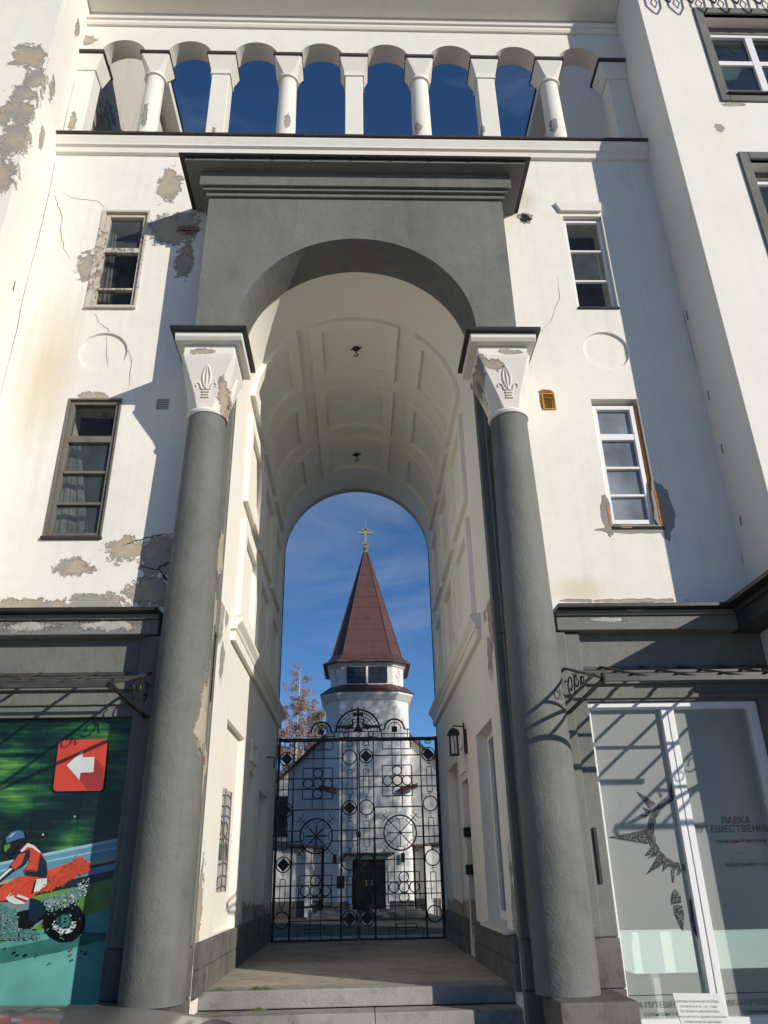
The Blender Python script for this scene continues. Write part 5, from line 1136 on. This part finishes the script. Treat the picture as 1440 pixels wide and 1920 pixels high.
# nave
NY = 40.6; ap = 8.45; sl = .91
ex = 7.2
nv = MB().prism([(CX - ex, G0), (CX + ex, G0), (CX + ex, ap - sl * ex + 1.0), (CX + 4.6, ap - sl * 4.6), (CX, ap), (CX - 4.6, ap - sl * 4.6), (CX - ex, ap - sl * ex + 1.0)], NY, 62).build('nave_wall', M_CHURCH, CH)
for s in (-1, 1):
    P_ = [(CX, ap + .02), (CX + s * 4.6, ap - sl * 4.6 + .02), (CX + s * (ex + .5), ap - sl * ex + .72)]
    for (a, c), (d, e) in zip(P_[:-1], P_[1:]):
        MB().prism([(a, c), (d, e), (d, e + .14), (a, c + .14)], NY - .35, 62.3).build('nave_roof', M_ROOF, CH)
# porches either side of the door: curved hoods on white piers
PYF = 39.2
for s in (-1, 1):
    x_in = CX + s * 2.07; x_out = CX + s * 5.6
    n = 10; top = []
    for k in range(n + 1):
        f = k / n; top.append((x_in + (x_out - x_in) * f, 1.22 + .62 * f ** 1.7))
    pol = top + [(a, c + .10) for a, c in reversed(top)]
    MB().prism(pol, PYF - .5, NY).build('porch_roof', M_ROOF, CH)
    xa, xb = sorted((CX + s * 2.2, CX + s * 5.5)); MB().box(xa, xb, PYF, NY, -.95, 1.22).build('porch_wall', M_CHURCH, CH)
    for xo in (2.75, 5.2):
        MB().box(CX + s * xo - .17, CX + s * xo + .17, PYF - .45, PYF - .08, G0, 1.25).build('porch_pier', M_CHURCH, CH, bev=.02)
    MB().box(xa, xb, PYF - .05, NY, G0, -.96).build('porch_base', M_GRAN, CH)
    MB().prism([(CX + s * 1.5, 3.55), (CX + s * 2.3, 3.75), (CX + s * 2.35, 3.95), (CX + s * 1.5, 3.75)], 37.85, 38.5).build('wall_hood', M_ROOF, CH)
    lx = CX + s * 1.55; MB().box(lx - .09, lx + .09, 37.86, 38.04, .55, .95).build('door_lamp', M_IRON, CH, bev=.03)
xw = CX - 4.35
wv = MB().box(xw - .38, xw - .30, NY - .05, NY + .02, 1.95, 3.7).box(xw + .30, xw + .38, NY - .05, NY + .02, 1.95, 3.7).box(xw - .30, xw + .30, NY - .05, NY + .02, 3.62, 3.7).box(xw - .30, xw + .30, NY - .05, NY + .02, 1.95, 2.03).box(xw - .03, xw + .03, NY - .045, NY + .02, 2.03, 3.62).box(xw - .45, xw + .45, NY - .12, NY + .02, 1.85, 1.95).build('nave_window', M_IRON, CH)
for k in range(3):
    for s in (0, 1):
        qq = MB().add([(xw - .30 + s * .33, NY - .02, 2.03 + k * .53), (xw - .03 + s * .33, NY - .02, 2.03 + k * .53), (xw - .03 + s * .33, NY - .02, 2.55 + k * .53), (xw - .30 + s * .33, NY - .02, 2.55 + k * .53)], [(0, 1, 2, 3)]).build('pane', M_CG); qq.parent = wv
# door with hood, plinth and steps
fy = CY - 2.06
dz0 = -1.30
do = MB().box(CX - .73, CX - .005, fy - .05, fy + .01, dz0, .70).box(CX + .005, CX + .73, fy - .05, fy + .01, dz0, .70).build('door', M_HOLE, CH, bev=.01)
for s in (-1, 1): q = MB().box(CX + s * .12 - .02, CX + s * .12 + .02, fy - .09, fy - .05, -.35, -.15).build('handle', M_GOLD); q.parent = do
MB().box(CX - .90, CX - .74, fy - .10, fy + .01, dz0, .86).box(CX + .74, CX + .90, fy - .10, fy + .01, dz0, .86).box(CX - .74, CX + .74, fy - .10, fy + .01, .71, .86).build('door_surround', M_CHURCH, CH, bev=.01)
MB().box(CX - 1.15, CX + 1.15, fy - .55, fy + .01, .90, .98).build('door_hood', M_ROOF, CH)
for s in (-1, 1):
    a, b = sorted((CX + s * .92, CX + s * 2.0)); MB().box(a, b, fy - .06, fy + .01, G0, -.98).build('plinth', M_GRAN, CH)
for k in range(3): MB().box(CX - 2.3 - k * .2, CX + 2.3 + k * .2, fy - .5 - k * .35, fy + .0, G0, dz0 - .003 - k * .1).build('church_step', M_GRAN, CH, bev=.01)
MB().box(CX - 1.45, CX - 1.10, fy - .04, fy + .01, -.45, .05).build('notice_board', M_IRON, CH)
# little railing beside the church
fn = thing('railing', (4.0, 37.6, G0), 'pale metal handrail fence beside the right church porch', 'railing')
for k in range(9): MB().box(3.05 + k * .14, 3.07 + k * .14, 37.6, 37.62, G0, -.55).build('bar', M_WPAINT, fn)
MB().box(3.0, 4.25, 37.59, 37.63, -.55, -.51).build('rail', M_WPAINT, fn)

# ------------------------------------------------------------------ trees
M_BARK = simple('birch_bark', (0.62, 0.56, 0.50), 0.8, 0.35, 3.0); M_TWIG = simple('twig_bark', (0.20, 0.13, 0.11), 0.85, 0.3)
def leafm(n, c):
    m, t, p = nodes(n); g = N(t, 'NewGeometry').outputs['Position']; n1 = noise(t, g, 1.4, 3)
    t.links.new(mixc(t, ramp(t, n1, [(0.35, 0.0), (0.65, 1.0)]), tuple(x * .6 for x in c), tuple(x * 1.4 for x in c)), p.inputs['Base Color']); p.inputs['Roughness'].default_value = .8
    p.inputs['Subsurface Weight'].default_value = 0.0; return m
M_LEAF = leafm('russet_leaves', (0.27, 0.175, 0.12)); M_LEAF2 = leafm('dull_green_leaves', (0.13, 0.12, 0.045))
def birch(x, y, h, spread, seed, label, twotrunk=False, leaf=M_LEAF, nl=20000):
    rr = random.Random(seed)
    t = thing('birch_tree', (x, y, G0), label, 'tree', 'birches behind the church')
    tr = MB(); br = MB(); tips = []
    for q in range(2 if twotrunk else 1):
        ox = q * .35; pts = []
        for k in range(13):
            f = k / 12; pts.append((x + ox + math.sin(f * 3 + seed + q) * .18 + rr.uniform(-.05, .05), y + rr.uniform(-.05, .05), G0 + f * h * (1 - .14 * q)))
        tr.tube(pts, .20 - .04 * q, 8, .015)
        for b in range(120):
            f = rr.uniform(.18, .99); i = min(11, int(f * 12)); p0 = Vector(pts[i]).lerp(Vector(pts[i + 1]), f * 12 - i)
            L_ = spread * (1.12 - f) ** .75 * rr.uniform(.55, 1.1) + .25; an = rr.uniform(0, 6.283); up = rr.uniform(.35, 1.1)
            d = Vector((math.cos(an), math.sin(an), up)).normalized(); c = [p0]
            for s in range(1, 6): c.append(p0 + d * L_ * s / 5 + Vector((0, 0, -1)) * (s / 5) ** 2.5 * L_ * .5)
            br.tube(c, .028 * (1.2 - f), 4, .004)
            for w_ in range(5):
                j = rr.randint(1, 4); q0 = c[j].lerp(c[j + 1], rr.random()); a2 = rr.uniform(0, 6.283); l2 = rr.uniform(.3, .9) * (1.25 - f)
                q1 = q0 + Vector((math.cos(a2) * .5, math.sin(a2) * .5, .1)) * l2; q2 = q1 + Vector((math.cos(a2) * .2, math.sin(a2) * .2, -.8)) * l2
                br.tube([q0, q1, q2], .008, 3, .003); tips.append((q0, q1, q2))
    tr.build('trunk', M_BARK, t, smooth=True); br.build('branches', M_TWIG, t)
    lf = MB()
    for _ in range(nl):
        a, b, c = rr.choice(tips); f = rr.random(); p_ = (a.lerp(b, f) if rr.random() < .4 else b.lerp(c, f)) + Vector((rr.gauss(0, .09), rr.gauss(0, .09), rr.gauss(0, .1)))
        s = rr.uniform(.035, .06); u = Vector((rr.gauss(0, 1), rr.gauss(0, 1), rr.gauss(0, 1))).normalized() * s; v = u.orthogonal().normalized() * s * .7
        lf.add([p_ - u, p_ + v, p_ + u, p_ - v], [(0, 1, 2, 3)])
    tag(lf.build('crown', leaf, t), kind='stuff')
q = PY(563, 1300, 54); tp = PY(560, 1252, 54)
birch(q.x, 54, tp.z - G0, 4.2, 3, 'tall twin stemmed birch with sparse russet leaves beside the church tower', True)
q = PY(523, 1330, 58); birch(q.x, 58, PY(523, 1322, 58).z - G0, 4.0, 8, 'shorter birch with brown leaves at the passage wall edge', leaf=M_LEAF)
q = PY(600, 1345, 60); birch(q.x, 60, PY(600, 1335, 60).z - G0, 3.4, 15, 'low bushy birch right against the church tower', leaf=M_LEAF2)

def poplar(x, y, h, w, seed, label, n=34000):  # unseen trees, added only to keep the sun off the church front
    rr = random.Random(seed); t = thing('added_shade_poplar', (x, y, G0), label, 'tree', 'unseen poplars added to shade the church')
    MB().tube([(x, y, G0), (x + .1, y, G0 + h * .4), (x, y, G0 + h * .97)], .32, 8, .03).build('trunk', M_TWIG, t, smooth=True)
    br = MB(); lf = MB()
    for _ in range(60):
        f = rr.uniform(.12, .9); a = rr.uniform(0, 6.283); L_ = w * .5 * rr.uniform(.6, 1.0); p0 = Vector((x, y, G0 + h * f)); d = Vector((math.cos(a), math.sin(a), 1.6))
        br.tube([p0, p0 + d * L_ * .5, p0 + Vector((d.x * .8, d.y * .8, 2.2)) * L_], .05, 4, .01)
    br.build('branches', M_TWIG, t)
    for _ in range(n):
        f = rr.uniform(.10, 1.0); a = rr.uniform(0, 6.283); rad = w * .5 * math.sqrt(rr.random()) * min(1, (1.02 - f) * 5) * min(1, .5 + f * 3); s_ = rr.uniform(.038, .062)
        p_ = Vector((x + math.cos(a) * rad, y + math.sin(a) * rad, G0 + h * f)); u = Vector((rr.gauss(0, 1), rr.gauss(0, 1), rr.gauss(0, 1))).normalized() * s_; v = u.orthogonal().normalized() * s_ * .8
        lf.add([p_ - u, p_ + v, p_ + u, p_ - v], [(0, 1, 2, 3)])
    tag(lf.build('crown', M_LEAF2, t), kind='stuff')
poplar(17.75, 20.6, 20.2, 4.8, 41, 'columnar poplar added out of view to shade the church, nearer the right wing')
poplar(24.9, 21.5, 19.5, 5.0, 42, 'columnar poplar added out of view to shade the church, beyond the first one')

# ------------------------------------------------------------------ moss on the steps
M_MOSS = leafm('moss', (0.10, 0.14, 0.025))
for k, (px, py, r) in enumerate(((412, 1853, .06), (497, 1852, .05), (480, 1853, .04), (485, 1893, .05))):
    z = ZF + .002 if py < 1870 else ZF - RIS + .002
    q = PY(px, py, 8.12 if k < 3 else 8.02); rr = random.Random(k); b = MB()
    for _ in range(90):
        a = rr.uniform(0, 6.28); d = abs(rr.gauss(0, .5)) * r; bx_, by_ = q.x + math.cos(a) * d * 1.5, q.y + math.sin(a) * d * .35; hh = rr.uniform(.008, .03) * (1.2 - min(1, d / r * .6))
        w_ = rr.uniform(-.012, .012); b.add([(bx_ - .005, by_, z), (bx_ + .005, by_ + .003, z), (bx_ + w_, by_ + rr.uniform(-.01, .01), z + hh)], [(0, 1, 2)])
    tag(b.build('moss_tuft', M_MOSS), ['large moss tuft at the left end of the top step', 'moss strip along the joint of the top step', 'small moss tuft between the larger ones on the top step', 'moss growing in the joint of the second step'][k], 'moss', 'moss in the step joints')

# ------------------------------------------------------------------ parked car at the kerb
car = thing('parked_car', (-2.5, 4.62, G0), 'warm grey parked car, its bonnet in front of the left column', 'car')
m, t, pb = nodes('car_paint'); pb.inputs['Base Color'].default_value = (0.10, 0.088, 0.08, 1); pb.inputs['Metallic'].default_value = 0.35; pb.inputs['Roughness'].default_value = 0.28; pb.inputs['Coat Weight'].default_value = 0.6; pb.inputs['Coat Roughness'].default_value = 0.06
gp = N(t, 'NewGeometry').outputs['Position']; nd = noise(t, gp, 6, 5); t.links.new(mixc(t, nd, (0.20, 0.18, 0.165), (0.30, 0.275, 0.25)), pb.inputs['Base Color'])
M_CAR = m
CYc = 4.62
def sect(x, zt, zb, hw, crown, tuck=.92):
    z0 = G0 + zb; z1 = G0 + zt; o = []
    prof_ = [(-hw * tuck, z0), (-hw, z0 + (z1 - z0) * .30), (-hw * .985, z0 + (z1 - z0) * .62), (-hw * .93, z1 - crown * 1.0), (-hw * .80, z1 - crown * .45), (-hw * .5, z1 - crown * .12), (0, z1)]
    full = prof_ + [(-a, c) for a, c in reversed(prof_[:-1])]
    return [(x, CYc + a, c) for a, c in full]
XN = -.36
secs = [(XN, .58, .30, .55, .05), (XN - .06, .72, .22, .72, .06), (XN - .22, .86, .19, .83, .08), (XN - .55, .945, .18, .865, .10), (XN - 1.0, .985, .18, .88, .10), (XN - 1.35, 1.01, .18, .885, .09), (XN - 2.4, 1.0, .18, .89, .08), (XN - 3.4, 1.0, .18, .885, .08), (XN - 4.2, .98, .20, .86, .08), (XN - 4.5, .90, .25, .80, .08), (XN - 4.58, .60, .32, .70, .06)]
bo = MB().rings([sect(*s) for s in secs]).build('body', M_CAR, car, smooth=True)
md = bo.modifiers.new('sub', 'SUBSURF'); md.levels = 2; md.render_levels = 2
def cab(x, z0, z1, hw0, hw1): return [(x, CYc - hw0, G0 + z0), (x, CYc - hw1, G0 + z1), (x, CYc + hw1, G0 + z1), (x, CYc + hw0, G0 + z0)]
MB().rings([cab(XN - 2.15, .97, 1.0, .78, .74), cab(XN - 2.75, .97, 1.44, .79, .60), cab(XN - 3.1, .97, 1.49, .79, .60), cab(XN - 3.7, .97, 1.45, .79, .58), cab(XN - 4.3, .95, 1.0, .76, .70)]).build('windows', M_GLASS, car, bev=.04, seg=3)
MB().rings([[(x, CYc - h, G0 + z - .02), (x, CYc - h * .9, G0 + z + .025), (x, CYc + h * .9, G0 + z + .025), (x, CYc + h, G0 + z - .02)] for x, z, h in ((XN - 2.70, 1.42, .60), (XN - 2.85, 1.47, .61), (XN - 3.15, 1.495, .61), (XN - 3.55, 1.465, .60), (XN - 3.8, 1.43, .58))]).build('roof', M_CAR, car, smooth=True)
for xw_ in (XN - .85, XN - 3.6):
    for s in (-1, 1):
        def wl(pr, n, m, p=None):
            b = MB(); b.rings([[(xw_ + r * math.cos(2 * math.pi * i / 28), CYc + s * y_, G0 + .31 + r * math.sin(2 * math.pi * i / 28)) for i in range(28)] for r, y_ in pr]); return b.build(n, m, p, smooth=True)
        ty = wl([(.20, .70), (.31, .70), (.315, .72), (.315, .88), (.30, .895), (.20, .895)], 'wheel', M_TYRE, car)
        rm_ = wl([(.19, .86), (.20, .90), (.12, .885), (.03, .90)], 'rim', M_CANOPY); rm_.parent = ty
        bo_ = wl([(.36, .80), (.36, .893), (.34, .897)], 'wheel_arch', M_TYRE, car)
for s in (-1, 1):
    MB().lathe(XN - .14, CYc + s * .58, [(.02, G0 + .60), (.10, G0 + .64), (.11, G0 + .70), (.02, G0 + .74)], 16).build('headlight', M_CLEAR, car, smooth=True)
    MB().box(XN - 2.95, XN - 2.78, CYc + s * .90 - .07, CYc + s * .90 + .07, G0 + .98, G0 + 1.10).build('mirror', M_CAR, car, bev=.03, seg=2)
MB().box(XN - .02, XN + .01, CYc - .26, CYc + .26, G0 + .36, G0 + .47).build('number_plate_holder', M_TYRE, car)
